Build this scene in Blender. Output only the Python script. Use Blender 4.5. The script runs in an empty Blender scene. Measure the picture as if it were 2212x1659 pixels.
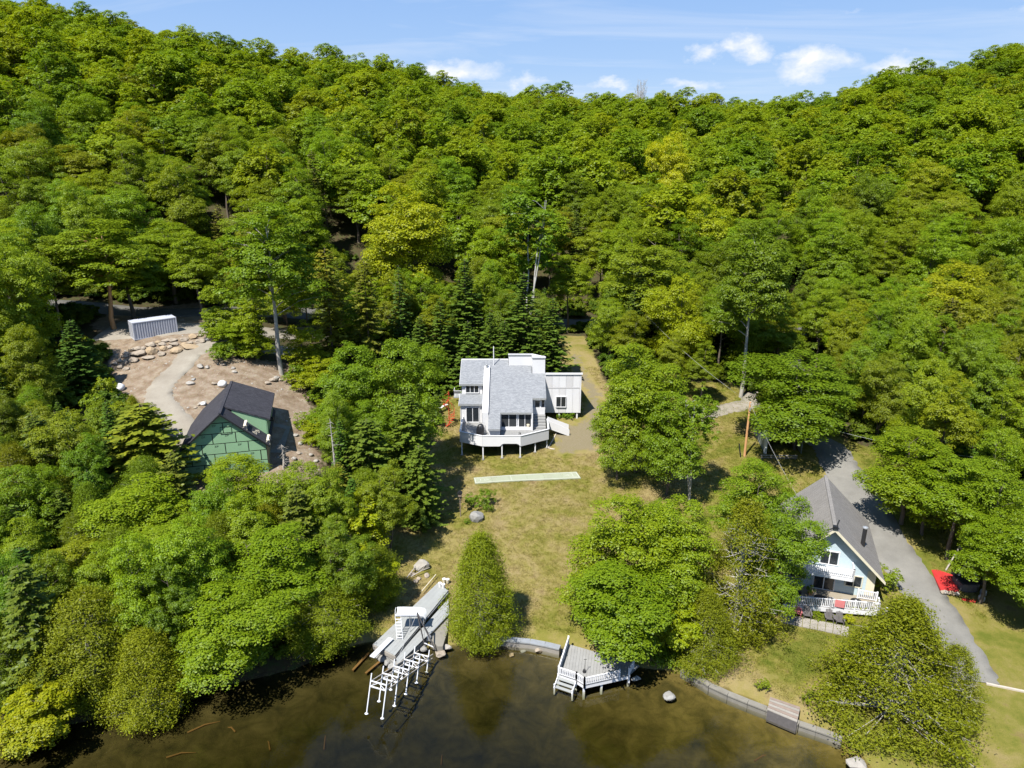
import bpy, bmesh, math, random
import numpy as np
from mathutils import Vector, Matrix, Euler

# ------------------------------------------------------------------ camera, sky, sun, exposure
scene = bpy.context.scene
R = math.radians
PITCH, FPX, CAMZ = R(18.0), 711.0, 43.0          # pixels are those of the 1024 x 768 picture
SUN_EL, SUN_AZ = R(58), R(35)                    # light travels away from the camera and 35 deg to its right
cam_data = bpy.data.cameras.new('camera'); cam = bpy.data.objects.new('camera', cam_data)
scene.collection.objects.link(cam); scene.camera = cam
cam.location = (0, 0, CAMZ); cam.rotation_euler = (R(90) - PITCH, 0, 0)
cam_data.sensor_width = 36.0; cam_data.lens = FPX / 1024 * 36.0
cam_data.clip_start = 0.5; cam_data.clip_end = 6000
scene.view_settings.view_transform = 'Standard'; scene.view_settings.look = 'None'
scene.view_settings.gamma = 1.0; scene.view_settings.use_curve_mapping = False
scene.view_settings.exposure = 0.97
scene.cycles.max_bounces = 8; scene.cycles.diffuse_bounces = 5; scene.cycles.glossy_bounces = 2
scene.cycles.transmission_bounces = 4; scene.cycles.transparent_max_bounces = 10; scene.cycles.volume_bounces = 0
scene.cycles.caustics_reflective = False; scene.cycles.caustics_refractive = False

class NT:
    def __init__(s, tree): s.t = tree
    def n(s, typ, **kw):
        nd = s.t.nodes.new(typ)
        ins = kw.pop('ins', {})
        for k, v in kw.items(): setattr(nd, k, v)
        for k, v in ins.items():
            if isinstance(v, bpy.types.NodeSocket): s.t.links.new(v, nd.inputs[k])
            else: nd.inputs[k].default_value = v
        return nd
    def l(s, a, b): s.t.links.new(a, b)
    def math(s, op, a, b=0.0, c=None, clamp=False):
        nd = s.t.nodes.new('ShaderNodeMath'); nd.operation = op; nd.use_clamp = clamp
        for i, v in enumerate([a, b] + ([c] if c is not None else [])):
            if isinstance(v, bpy.types.NodeSocket): s.t.links.new(v, nd.inputs[i])
            else: nd.inputs[i].default_value = v
        return nd.outputs[0]
    def mix(s, fac, a, b, blend='MIX'):
        nd = s.t.nodes.new('ShaderNodeMix'); nd.data_type = 'RGBA'; nd.blend_type = blend
        for i, v in ((0, fac), (6, a), (7, b)):
            if isinstance(v, bpy.types.NodeSocket): s.t.links.new(v, nd.inputs[i])
            else:
                if i > 0 and len(v) == 3: v = (*v, 1)
                nd.inputs[i].default_value = v
        return nd.outputs[2]
    def noise(s, vec, scale, detail=3, rough=0.55, dist=0.0):
        nd = s.n('ShaderNodeTexNoise', ins={'Scale': scale, 'Detail': detail, 'Roughness': rough, 'Distortion': dist})
        if vec is not None: s.l(vec, nd.inputs['Vector'])
        return nd.outputs['Fac']
    def ramp(s, fac, stops, interp='LINEAR'):
        nd = s.t.nodes.new('ShaderNodeValToRGB'); cr = nd.color_ramp; cr.interpolation = interp
        while len(cr.elements) < len(stops): cr.elements.new(0.5)
        for e, (p, c) in zip(cr.elements, stops):
            e.position = p; e.color = (*c, 1) if len(c) == 3 else c
        s.l(fac, nd.inputs[0]); return nd.outputs[0]
    def mr(s, v, a, b, c=0.0, d=1.0, smooth=False):
        nd = s.t.nodes.new('ShaderNodeMapRange'); nd.clamp = True
        if smooth: nd.interpolation_type = 'SMOOTHSTEP'
        s.l(v, nd.inputs[0])
        for i, x in enumerate((a, b, c, d)): nd.inputs[1 + i].default_value = x
        return nd.outputs[0]

def cam_dir(px, py):
    x, y = (px - 512) / FPX, (py - 384) / FPX
    c, s = math.cos(PITCH), math.sin(PITCH)
    return Vector((x, c - y * s, -s - y * c))

world = bpy.data.worlds.new('World'); scene.world = world; world.use_nodes = True
w = NT(world.node_tree); world.node_tree.nodes.clear()
sky = w.n('ShaderNodeTexSky', sky_type='NISHITA', sun_disc=False, sun_elevation=SUN_EL, sun_rotation=math.pi + SUN_AZ,
          altitude=300, air_density=1.15, dust_density=0.3, ozone_density=3.0)
geo = w.n('ShaderNodeTexCoord')
sep = w.n('ShaderNodeSeparateXYZ', ins={0: geo.outputs['Generated']})
# fair-weather cumulus: bodies of cloud with torn noise edges
el = w.math('MAXIMUM', sep.outputs[2], 0.0)
scl = w.n('ShaderNodeVectorMath', operation='MULTIPLY', ins={0: geo.outputs['Generated'], 1: (1, 1, 1.7)}).outputs[0]
n_edge = w.noise(scl, 34, 8, 0.62, .3)
wrp = w.n('ShaderNodeTexNoise', ins={'Vector': scl, 'Scale': 16.0, 'Detail': 6.0, 'Roughness': .62})
wdir = w.n('ShaderNodeVectorMath', operation='ADD', ins={0: geo.outputs['Generated'], 1: w.n('ShaderNodeVectorMath', operation='MULTIPLY', ins={0: w.n('ShaderNodeVectorMath', operation='SUBTRACT', ins={0: wrp.outputs['Color'], 1: (.5,.5,.5)}).outputs[0], 1: (.11,.11,.06)}).outputs[0]}).outputs[0]
mask = None
CL = [((1615, 108), .040, .022, 1.0), ((1520, 116), .030, .014, .8), ((1760, 142), .062, .022, 1.0), ((960, 155), .085, .018, .95),
      ((1325, 180), .030, .010, .8), ((1500, 183), .06, .010, .7), ((1950, 146), .07, .014, .85), ((2180, 28), .03, .010, .5),
      ((1130, 172), .03, .012, .7), ((1850, 10), .04, .008, .3)]
for (dx, dy), rx, rz, amp in CL:
    d = cam_dir(dx * .46293, dy * .46293).normalized()
    dd = w.n('ShaderNodeVectorMath', operation='SUBTRACT', ins={0: wdir, 1: tuple(d)}).outputs[0]
    ds = w.n('ShaderNodeVectorMath', operation='MULTIPLY', ins={0: dd, 1: (1 / rx, 1 / rx, 1 / rz)}).outputs[0]
    ln = w.n('ShaderNodeVectorMath', operation='LENGTH', ins={0: ds}).outputs['Value']
    m = w.math('MULTIPLY', w.math('SUBTRACT', 1.12, ln, clamp=True), amp * .92)
    mask = m if mask is None else w.math('MAXIMUM', mask, m)
# the same kind of clouds all round the horizon
far_n = w.noise(scl, 5.0, 2, 0.5)
belt = w.math('MULTIPLY', w.mr(far_n, .56, .75), w.math('MULTIPLY', w.mr(el, .03, .10), w.mr(el, .42, .2)))
back = w.mr(sep.outputs[1], .75, .5)
mask = w.math('MAXIMUM', mask, w.math('MULTIPLY', belt, back))
cum = w.mr(w.math('MULTIPLY', mask, w.math('ADD', w.math('MULTIPLY', n_edge, 1.5), .05)), .14, .78)
# thin cirrus on a high layer
inv = w.math('DIVIDE', 1.0, w.math('ADD', el, .12))
plane = w.n('ShaderNodeVectorMath', operation='SCALE', ins={0: geo.outputs['Generated'], 3: inv}).outputs[0]
rot = w.n('ShaderNodeMapping', ins={0: plane, 2: (0, 0, .5), 3: (0.55, 1.7, 0.0)}).outputs[0]
cir = w.math('MULTIPLY', w.mr(w.noise(rot, 1.1, 5, .6, .6), .48, .85), .42)
veil = w.math('MAXIMUM', cum, w.math('MULTIPLY', cir, w.mr(el, .0, .06)))
grad = w.ramp(el, [(0, (4.7, 6.0, 7.7)), (.10, (3.1, 4.7, 7.5)), (.32, (1.55, 3.25, 6.9)), (.7, (1.2, 2.7, 6.0))])
skyc = w.mix(.85, sky.outputs[0], grad)
cloudc = (7.7, 7.85, 8.1, 1)
col = w.mix(veil, skyc, cloudc)
bg = w.n('ShaderNodeBackground', ins={0: col, 1: 0.067})
w.l(bg.outputs[0], w.n('ShaderNodeOutputWorld').inputs[0])

sun_d = bpy.data.lights.new('sun', 'SUN'); sun_d.energy = 5.0; sun_d.angle = R(0.55); sun_d.color = (1.0, 0.955, 0.88)
sun = bpy.data.objects.new('sun', sun_d); scene.collection.objects.link(sun)
SUNV = Vector((-math.sin(SUN_AZ) * math.cos(SUN_EL), -math.cos(SUN_AZ) * math.cos(SUN_EL), math.sin(SUN_EL)))
sun.rotation_euler = SUNV.to_track_quat('Z', 'Y').to_euler()
sun.location = SUNV * 300

# ------------------------------------------------------------------ helpers
COL = scene.collection
def link(o): COL.objects.link(o); return o
def tag(o, label=None, cat=None, group=None, kind=None):
    if label: o['label'] = label
    if cat: o['category'] = cat
    if group: o['group'] = group
    if kind: o['kind'] = kind
    return o
def thing(name, label, cat, loc=(0, 0, 0), rz=0.0, group=None):
    o = bpy.data.objects.new(name, None); o.empty_display_size = 0.2
    o.location = loc; o.rotation_euler = (0, 0, rz); link(o)
    return tag(o, label, cat, group)
def np_mesh(name, verts, faces, mats=(), midx=None, smooth=False):
    """verts (n,3), faces (m,k) array of equal-sided polygons"""
    verts = np.asarray(verts, dtype=np.float32); faces = np.asarray(faces, dtype=np.int32)
    me = bpy.data.meshes.new(name); k = faces.shape[1]; m = faces.shape[0]
    me.vertices.add(len(verts)); me.vertices.foreach_set('co', verts.ravel())
    me.loops.add(m * k); me.loops.foreach_set('vertex_index', faces.ravel())
    me.polygons.add(m); me.polygons.foreach_set('loop_start', np.arange(0, m * k, k, dtype=np.int32))
    me.polygons.foreach_set('loop_total', np.full(m, k, dtype=np.int32))
    if midx is not None: me.polygons.foreach_set('material_index', np.asarray(midx, dtype=np.int32))
    if smooth: me.polygons.foreach_set('use_smooth', np.ones(m, dtype=bool))
    for mt in mats: me.materials.append(mt)
    me.update(); me.validate(); return me

class MB:
    """collects shapes; build() links them as ONE mesh object"""
    def __init__(s): s.v = []; s.f = []
    def add(s, vs, fs):
        b = len(s.v); s.v += [Vector(v) for v in vs]; s.f += [tuple(i + b for i in f) for f in fs]; return s
    def box(s, x0, x1, y0, y1, z0, z1):
        return s.add([(x0,y0,z0),(x1,y0,z0),(x1,y1,z0),(x0,y1,z0),(x0,y0,z1),(x1,y0,z1),(x1,y1,z1),(x0,y1,z1)],
                     [(3,2,1,0),(4,5,6,7),(0,1,5,4),(1,2,6,5),(2,3,7,6),(3,0,4,7)])
    def prism(s, poly, zb, zt):
        """plan polygon (counter-clockwise), bottom and top heights numbers or functions of (x,y)"""
        f = lambda z, p: z(*p) if callable(z) else z
        n = len(poly); vs = [(p[0], p[1], f(zb, p)) for p in poly] + [(p[0], p[1], f(zt, p)) for p in poly]
        return s.add(vs, [tuple(range(n))[::-1], tuple(range(n, 2 * n))] + [(i, (i + 1) % n, n + (i + 1) % n, n + i) for i in range(n)])
    def extr(s, pts, d):
        """planar polygon of 3-D points pushed along vector d"""
        n = len(pts); d = Vector(d); vs = [Vector(p) for p in pts] + [Vector(p) + d for p in pts]
        return s.add(vs, [tuple(range(n))[::-1], tuple(range(n, 2 * n))] + [(i, (i + 1) % n, n + (i + 1) % n, n + i) for i in range(n)])
    def tube(s, pts, r, n=6, cap=True):
        pts = [Vector(p) for p in pts]; rs = r if isinstance(r, (list, tuple)) else [r] * len(pts)
        b = len(s.v); prev = None
        for i, p in enumerate(pts):
            t = (pts[min(i + 1, len(pts) - 1)] - pts[max(i - 1, 0)]).normalized()
            a = t.cross(Vector((0, 0, 1)) if abs(t.z) < .9 else Vector((1, 0, 0))).normalized()
            if prev is not None:
                a2 = prev - t * prev.dot(t)
                if a2.length > 1e-4: a = a2.normalized()
            prev = a; c = t.cross(a)
            for k in range(n):
                an = 2 * math.pi * k / n; s.v.append(p + (a * math.cos(an) + c * math.sin(an)) * rs[i])
        for i in range(len(pts) - 1):
            for k in range(n):
                s.f.append((b + i*n + k, b + i*n + (k+1) % n, b + (i+1)*n + (k+1) % n, b + (i+1)*n + k))
        if cap:
            s.f.append(tuple(b + k for k in range(n))[::-1]); e = b + (len(pts)-1)*n; s.f.append(tuple(e + k for k in range(n)))
        return s
    def bar(s, a, b, w_, h_, up=(0, 0, 1)):
        a, b = Vector(a), Vector(b); t = (b - a).normalized(); up = Vector(up)
        if abs(t.dot(up)) > .98: up = Vector((0, 1, 0))
        x = t.cross(up).normalized() * (w_ / 2); z = x.cross(t).normalized() * (h_ / 2)
        vs = [a-x-z, a+x-z, a+x+z, a-x+z, b-x-z, b+x-z, b+x+z, b-x+z]
        return s.add(vs, [(0,1,2,3),(7,6,5,4),(0,4,5,1),(1,5,6,2),(2,6,7,3),(3,7,4,0)])
    def lathe(s, prof, c=(0,0,0), n=12):
        b = len(s.v); c = Vector(c)
        for r_, z in prof:
            for k in range(n):
                an = 2*math.pi*k/n; s.v.append(c + Vector((r_*math.cos(an), r_*math.sin(an), z)))
        for i in range(len(prof)-1):
            for k in range(n):
                s.f.append((b+i*n+k, b+i*n+(k+1)%n, b+(i+1)*n+(k+1)%n, b+(i+1)*n+k))
        s.f.append(tuple(b+k for k in range(n))[::-1]); e = b+(len(prof)-1)*n; s.f.append(tuple(e+k for k in range(n)))
        return s
    def build(s, name, mat, parent=None, world=False, bevel=0.0, smooth=False, kind=None):
        off = Vector((0, 0, 0))
        if world and parent is not None:
            p = parent
            while p is not None: off += p.location; p = p.parent
        me = bpy.data.meshes.new(name); me.from_pydata([tuple(v - off) for v in s.v], [], s.f); me.update()
        bm = bmesh.new(); bm.from_mesh(me); bmesh.ops.recalc_face_normals(bm, faces=bm.faces[:])
        if bevel > 0:
            bmesh.ops.bevel(bm, geom=bm.edges[:], offset=bevel, segments=1, affect='EDGES')
        bm.to_mesh(me); bm.free()
        if smooth:
            for p in me.polygons: p.use_smooth = True
        if mat is not None: me.materials.append(mat)
        o = bpy.data.objects.new(name, me); link(o)
        if parent is not None: o.parent = parent
        if kind: o['kind'] = kind
        return o

# pixel -> world
def ray(px, py): return cam_dir(px, py)
def pz(px, py, z):
    d = ray(px, py); t = (z - CAMZ) / d.z; return Vector((d.x * t, d.y * t, z))
def pY(px, py, Y):
    d = ray(px, py); t = Y / d.y; return Vector((d.x * t, Y, CAMZ + d.z * t))
def proj(p):
    c, s = math.cos(PITCH), math.sin(PITCH); v = Vector(p) - Vector((0, 0, CAMZ))
    dep = v.y * c - v.z * s; up = v.y * s + v.z * c
    return 512 + FPX * v.x / dep, 384 - FPX * up / dep, dep

# ------------------------------------------------------------------ terrain
SHORE_PX = [(28,737),(88,722),(162,706),(222,688),(296,670),(333,653),(366,643),(420,645),(449,646),(500,640),(560,646),(600,654),(639,668),(690,674),(768,706),(842,737),(880,775)]
SHORE = [(-400,-60),(-160,10),(-90,34),(-60,40)] + [(pz(a,b,0).x, pz(a,b,0).y) for a,b in SHORE_PX] + [(42,36),(70,22),(140,-20),(400,-200)]
SX = np.array([p[0] for p in SHORE]); SY = np.array([p[1] for p in SHORE])
CP = []
def cp(px, py, Y): p = pY(px, py, Y); CP.append((p.x, p.y, p.z))
for x, y in SHORE[3:-3]: CP.append((x, y + 2.0, .62))
for x in (-14, 0, 14):
    for Y, z in ((62,1.25),(70,2.1),(80,3.1),(88,3.9),(95,4.8),(104,6.0)): CP.append((x, Y, z))
for a in ((502,459,88),(574,352,122),(590,328,140),(450,319,140),(135,341,100),(176,332,104),(121,364,95),(206,345,98),(165,356,96),
          (165,415,82),(205,375,91),(275,374,95),(300,440,82),(310,480,74),(744,456,88),(727,403,105),(847,481,80.8),(893,551,67.3),(935,602,59.6),(824,449,89.5)): cp(*a)
CP += [(-30,70,6.3),(-45,70,7.5),(-60,75,10.5),(-75,90,15.5),(-20,75,5.2),(-16,92,6.2),(-18,112,9.5),(-60,120,17.2),(-35,128,14.5),(-10,139,11.5),
       (20,141,10.2),(50,138,9.5),(80,130,10),(110,120,10.5),(-100,112,20),(32,60,1.3),(37,76,3.3),(65,50,1.2),(75,70,3.5),(80,90,6.5),(95,108,9.5),
       (-50,52,2.2),(-62,60,5),(-90,70,11),(-54,108,17.2),(-62,103,17.2),(30,112,7.0),(60,112,7.5),(0,118,8.0),(45,62,1.4),(52,48,.9),(58,42,.8),(20,64,1.4),(25,75,2.4)]
RIDGE = [(0,-5,300),(150,28,320),(278,55,340),(394,67,350),(481,88,350),(556,95,350),(648,100,350),(741,104,350),(829,95,350),(880,76,350),(949,69,350),(1024,44,340)]
BASEZ = lambda x: np.interp(x, [-130,-60,-10,50,120], [21,17,11.4,9.6,11])
for a, b, Y in RIDGE:
    p = pY(a, b, Y); zr = p.z - 18.5; CP.append((p.x, Y, zr))
    for fr in (.12, .3, .55, .8):
        Yb = 142 if p.x > -30 else 126
        Yi = Yb + (Y - Yb) * fr; xi = p.x * (Yi / Y); zb = float(BASEZ(xi))
        CP.append((xi, Yi, zb + (zr - zb) * fr ** .82))
    CP.append((p.x * 1.12, Y + 60, zr - 3)); CP.append((p.x * 1.4, Y + 170, zr - 22))
CP += [(-330,250,85),(-300,160,55),(-180,110,30),(330,250,60),(260,140,24),(180,90,12),(-150,60,16),(150,50,6)]
for a, b in ((430,590),(415,607),(400,625),(447,592),(446,620),(438,636),(420,640)): q = pz(a, b, .62); CP.append((q.x, q.y, .62))
CP += [(x_, 83.1, 3.1 + .02 * x_) for x_ in (-6, -2.5, 1, 4.5, 8, 10)]
CPa = np.array(CP)
def _phi(r2): return 0.5 * r2 * np.log(r2 + 1e-9)
def _tps():
    n = len(CPa); P = CPa[:, :2] / 100.0
    d2 = ((P[:, None] - P[None]) ** 2).sum(-1)
    A = np.zeros((n + 3, n + 3)); A[:n, :n] = _phi(d2) + np.eye(n) * 0.0012
    A[:n, n] = 1; A[:n, n+1:] = P; A[n, :n] = 1; A[n+1:, :n] = P.T
    return P, np.linalg.solve(A, np.concatenate([CPa[:, 2], np.zeros(3)]))
TP, TW = _tps()
def terrain(x, y):
    x = np.atleast_1d(np.asarray(x, float)); y = np.atleast_1d(np.asarray(y, float))
    xc = np.clip(x, -380, 380); yc = np.clip(y, 25, 520)
    out = np.empty(len(x)); n = len(TP)
    for i in range(0, len(x), 20000):
        q = np.stack([xc[i:i+20000], yc[i:i+20000]], 1) / 100.0
        d2 = ((q[:, None] - TP[None]) ** 2).sum(-1)
        out[i:i+20000] = _phi(d2) @ TW[:n] + TW[n] + q @ TW[n+1:]
    s = y - np.interp(x, SX, SY)
    h = np.maximum(out, .5)
    t = np.clip(s / 1.4 + .25, 0, 1); t = t * t * (3 - 2 * t)
    bed = -.28 - np.clip(-s, 0, 40) * .105
    return np.where(s > -.35, bed + (h - bed) * t, bed)
def gz(x, y): return float(terrain(x, y)[0])
def gp(px, py, tmax=420):
    d = ray(px, py); ts = np.linspace(40, tmax, 1600)
    z = CAMZ + d.z * ts; h = terrain(d.x * ts, d.y * ts)
    k = np.argmax(z < h); t = ts[k]
    a, b = ts[max(k-1, 0)], t
    for _ in range(14):
        m = (a + b) / 2
        if CAMZ + d.z * m < gz(d.x * m, d.y * m): b = m
        else: a = m
    return Vector((d.x * b, d.y * b, CAMZ + d.z * b))
# ------------------------------------------------------------------ materials
def new_mat(name):
    m = bpy.data.materials.new(name); m.use_nodes = True; m.node_tree.nodes.clear()
    return m, NT(m.node_tree)
def finish(m, t, shader, disp=None):
    o = t.n('ShaderNodeOutputMaterial'); t.l(shader, o.inputs[0]); return m
def pmat(name, col, rough=.6, var=.12, scale=3.0, metal=0.0, bump=0.0, bscale=30.0, dirt=None, dirt_amt=.3, spec=.35, stretch=None, oi=True):
    """plain paint, metal, wood: colour with uneven patches, faint grain and dirt"""
    m, t = new_mat(name)
    tc = t.n('ShaderNodeTexCoord'); vec = tc.outputs['Object']
    if stretch: vec = t.n('ShaderNodeMapping', ins={0: vec, 3: stretch}).outputs[0]
    n1 = t.noise(vec, scale, 4, .6); n2 = t.noise(vec, scale * 9, 2, .6)
    f = t.math('ADD', t.math('MULTIPLY', n1, .7), t.math('MULTIPLY', n2, .3))
    lo = tuple(c * (1 - var) for c in col); hi = tuple(min(1, c * (1 + var)) for c in col)
    c = t.mix(t.mr(f, .3, .7), lo, hi)
    if oi:
        info = t.n('ShaderNodeObjectInfo')
        c = t.mix(1.0, c, t.ramp(info.outputs['Random'], [(0, (.93,)*3), (1, (1.0,)*3)]), 'MULTIPLY')
    if dirt: c = t.mix(t.math('MULTIPLY', t.mr(t.noise(vec, scale * .6, 5, .7), .5, .75), dirt_amt), c, dirt)
    b = t.n('ShaderNodeBsdfPrincipled', ins={'Base Color': c, 'Roughness': rough, 'Metallic': metal, 'Specular IOR Level': spec})
    if bump:
        bp = t.n('ShaderNodeBump', ins={'Strength': bump, 'Distance': .02, 'Height': t.noise(vec, bscale, 3, .6)})
        t.l(bp.outputs[0], b.inputs['Normal'])
    return finish(m, t, b.outputs[0])
def leaf_mat(name, c_lo, c_hi, trans=.32, objcol=True, gloss=.03, ramp=None):
    m, t = new_mat(name)
    g = t.n('ShaderNodeNewGeometry'); info = t.n('ShaderNodeObjectInfo')
    c = t.mix(g.outputs['Random Per Island'], c_lo, c_hi)
    if objcol: c = t.mix(1.0, c, info.outputs['Color'], 'MULTIPLY')
    if ramp: c = t.mix(1.0, c, t.ramp(info.outputs['Random'], ramp), 'MULTIPLY')
    tcol = t.mix(1.0, c, (1.15, 1.1, .5), 'MULTIPLY')
    d = t.n('ShaderNodeBsdfDiffuse', ins={0: c}); tr = t.n('ShaderNodeBsdfTranslucent', ins={0: tcol})
    mx = t.n('ShaderNodeMixShader', ins={0: trans, 1: d.outputs[0], 2: tr.outputs[0]})
    gl = t.n('ShaderNodeBsdfGlossy', ins={0: (.9, .95, 1, 1), 'Roughness': .5})
    m2 = t.n('ShaderNodeMixShader', ins={0: gloss, 1: mx.outputs[0], 2: gl.outputs[0]})
    return finish(m, t, m2.outputs[0])
M = {}
M['leaf'] = leaf_mat('broad_leaves', (.135, .200, .004), (.235, .298, .008), trans=.46, gloss=.015)
FAR_RAMP = [(0, (.55, .66, .7)), (.14, (.68, .82, .75)), (.30, (.92, .98, .85)), (.5, (1.06, 1.04, .9)), (.66, (.85, .94, .8)), (.8, (1.12, 1.06, .8)), (.93, (1.0, .92, .8)), (.98, (1.3, 1.16, .7)), (1.0, (.7, .62, .7))]
M['leaf_far'] = leaf_mat('broad_leaves_far', (.152, .220, .005), (.255, .318, .009), trans=.47, gloss=.012, objcol=False, ramp=FAR_RAMP)
M['needle'] = leaf_mat('needles', (.052, .085, .010), (.115, .160, .016), trans=.15, gloss=.015)
M['needle_far'] = leaf_mat('needles_far', (.030, .062, .016), (.066, .108, .022), trans=.12, objcol=False)
M['cedar'] = leaf_mat('cedar_sprays', (.135, .175, .005), (.220, .255, .010), trans=.3, gloss=.01)
M['bark'] = pmat('grey_brown_bark', (.13, .105, .08), .9, .35, 2.5, bump=.6, bscale=9, stretch=(1, 1, .3))
M['bark_pale'] = pmat('pale_bark', (.34, .32, .28), .9, .3, 2.0, bump=.5, bscale=8, stretch=(1, 1, .5))
M['bark_white'] = pmat('white_birch_bark', (.42, .41, .38), .8, .2, 2.5, dirt=(.06, .05, .045), dirt_amt=.8, stretch=(1, 1, 2.0))
M['deadwood'] = pmat('dead_grey_wood', (.36, .33, .29), .9, .25, 3)
M['white'] = pmat('white_painted_siding', (.60, .60, .61), .55, .04, .7, dirt=(.62, .62, .60), dirt_amt=.25)
M['white_trim'] = pmat('white_trim', (.64, .64, .65), .5, .03, 1.5)
M['panelA'] = pmat('pale_siding_panel', (.52, .515, .52), .6, .04, .8)
M['dark'] = pmat('near_black', (.012, .013, .015), .6, .2, 3)
M['black_metal'] = pmat('black_metal', (.02, .02, .022), .4, .2, 4, spec=.5)
M['alu'] = pmat('white_aluminium', (.62, .63, .65), .35, .06, 3, metal=.0, spec=.5)
M['alu_grey'] = pmat('dull_aluminium', (.42, .43, .43), .4, .12, 3, metal=.5)
M['red'] = pmat('red_painted_wood', (.45, .032, .032), .55, .2, 2, dirt=(.25, .05, .04), dirt_amt=.4)
M['redrail'] = pmat('red_stair_paint', (.42, .05, .022), .55, .15, 3)
M['fabric_dk'] = pmat('charcoal_slats', (.10, .092, .09), .75, .2, 4)
M['pink'] = pmat('faded_red_plastic', (.52, .17, .17), .65, .12, 3)
M['sling'] = pmat('grey_sling_fabric', (.30, .30, .30), .8, .1, 5)
M['blue_siding'] = pmat('pale_blue_siding', (.40, .49, .53), .65, .06, 1.2, stretch=(.2, 1, 4))
M['cream'] = pmat('cream_trim', (.56, .52, .39), .65, .06, 2)
M['timber'] = pmat('weathered_timber', (.25, .23, .2), .85, .2, 2.0, bump=.4, bscale=14, stretch=(.25, 1, 1))
M['grey_board'] = pmat('grey_painted_board', (.27, .28, .275), .7, .08, 1.0, dirt=(.18, .175, .16), dirt_amt=.35)
M['deck_board'] = pmat('grey_deck_board', (.25, .25, .245), .75, .12, 1.5, dirt=(.17, .165, .155), dirt_amt=.3)
M['brown_board'] = pmat('brown_bench_board', (.22, .17, .14), .8, .18, 2)
M['concrete'] = pmat('concrete', (.19, .178, .152), .85, .14, 1.4, dirt=(.12, .11, .085), dirt_amt=.5, bump=.2, bscale=20)
M['green_court'] = pmat('pale_green_concrete', (.26, .28, .20), .8, .07, .9, dirt=(.2, .2, .15), dirt_amt=.5)
M['stone'] = pmat('field_stone', (.28, .235, .185), .9, .35, 1.3, dirt=(.17, .15, .12), dirt_amt=.7, bump=.7, bscale=6)
M['stone_tan'] = pmat('tan_stone', (.33, .25, .16), .9, .25, 1.2, dirt=(.2, .16, .12), dirt_amt=.6, bump=.7, bscale=6)
M['stone_grey'] = pmat('grey_stone', (.24, .235, .22), .9, .3, 1.3, dirt=(.15, .15, .14), dirt_amt=.6, bump=.7, bscale=6)
M['stone_white'] = pmat('pale_stone', (.29, .27, .24), .85, .15, 1.5, bump=.5, bscale=6)
M['sack'] = pmat('white_bulk_bag', (.62, .62, .62), .8, .08, 2, bump=.5, bscale=5)
M['container'] = pmat('pale_grey_container_paint', (.42, .435, .49), .5, .06, 1, dirt=(.3, .27, .25), dirt_amt=.25)
M['zip'] = pmat('green_sheathing', (.215, .36, .21), .6, .06, 1.0)
M['tape'] = pmat('black_seam_tape', (.012, .014, .014), .5, .2, 3)
M['osb'] = pmat('bare_osb_wood', (.38, .30, .19), .85, .25, 5)
M['lumber'] = pmat('new_lumber', (.60, .54, .42), .8, .12, 4)
M['pole'] = pmat('orange_brown_treated_pole', (.50, .27, .12), .85, .22, 1.2, dirt=(.36, .32, .28), dirt_amt=.5, stretch=(1, 1, .35))
M['fabric_shelter'] = pmat('grey_green_tarpaulin', (.22, .25, .24), .6, .1, 1)
M['wire'] = pmat('pale_cable', (.32, .32, .32), .5, .05, 2)
M['orange'] = pmat('orange_plastic', (.75, .27, .03), .5, .1, 3)
M['hose'] = pmat('pale_grey_hose', (.42, .375, .32), .7, .1, 3)

def shingle(name, c1, c2, rough=.9, sx=3.3, rows=7.0):
    """asphalt shingles: tab colours over local X/Y, granular noise"""
    m, t = new_mat(name)
    tc = t.n('ShaderNodeTexCoord')
    mp = t.n('ShaderNodeMapping', ins={0: tc.outputs['Object'], 3: (1, 1, 0)})
    br = t.n('ShaderNodeTexBrick', offset=.5, ins={0: mp.outputs[0], 1: (*c1, 1), 2: (*c2, 1), 3: (*[c * .55 for c in c1], 1), 'Scale': 1.0, 'Mortar Size': .006, 'Bias': 0.0, 'Brick Width': .33, 'Row Height': .14})
    n = t.noise(tc.outputs['Object'], 28, 2, .7); n2 = t.noise(tc.outputs['Object'], .5, 4, .6)
    c = t.mix(t.mr(n, .3, .7), t.mix(1.0, br.outputs[0], (.72, .72, .72), 'MULTIPLY'), br.outputs[0])
    c = t.mix(t.mr(n2, .35, .7, 0, .25), c, t.mix(1.0, c, (.7, .7, .7), 'MULTIPLY'))
    b = t.n('ShaderNodeBsdfPrincipled', ins={'Base Color': c, 'Roughness': rough, 'Specular IOR Level': .2})
    bp = t.n('ShaderNodeBump', ins={'Strength': .35, 'Distance': .01, 'Height': n}); t.l(bp.outputs[0], b.inputs['Normal'])
    return finish(m, t, b.outputs[0])
M['shingle_grey'] = shingle('grey_shingles', (.20, .212, .23), (.28, .292, .308))
M['shingle_black'] = shingle('charcoal_shingles', (.034, .034, .042), (.058, .057, .068))
M['shingle_old'] = shingle('old_brown_grey_shingles', (.20, .188, .174), (.245, .23, .213))

def glass_mat():
    m, t = new_mat('window_glass')
    b = t.n('ShaderNodeBsdfPrincipled', ins={'Base Color': (.018, .022, .026, 1), 'Roughness': .06, 'Specular IOR Level': .6})
    return finish(m, t, b.outputs[0])
M['glass'] = glass_mat()

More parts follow.
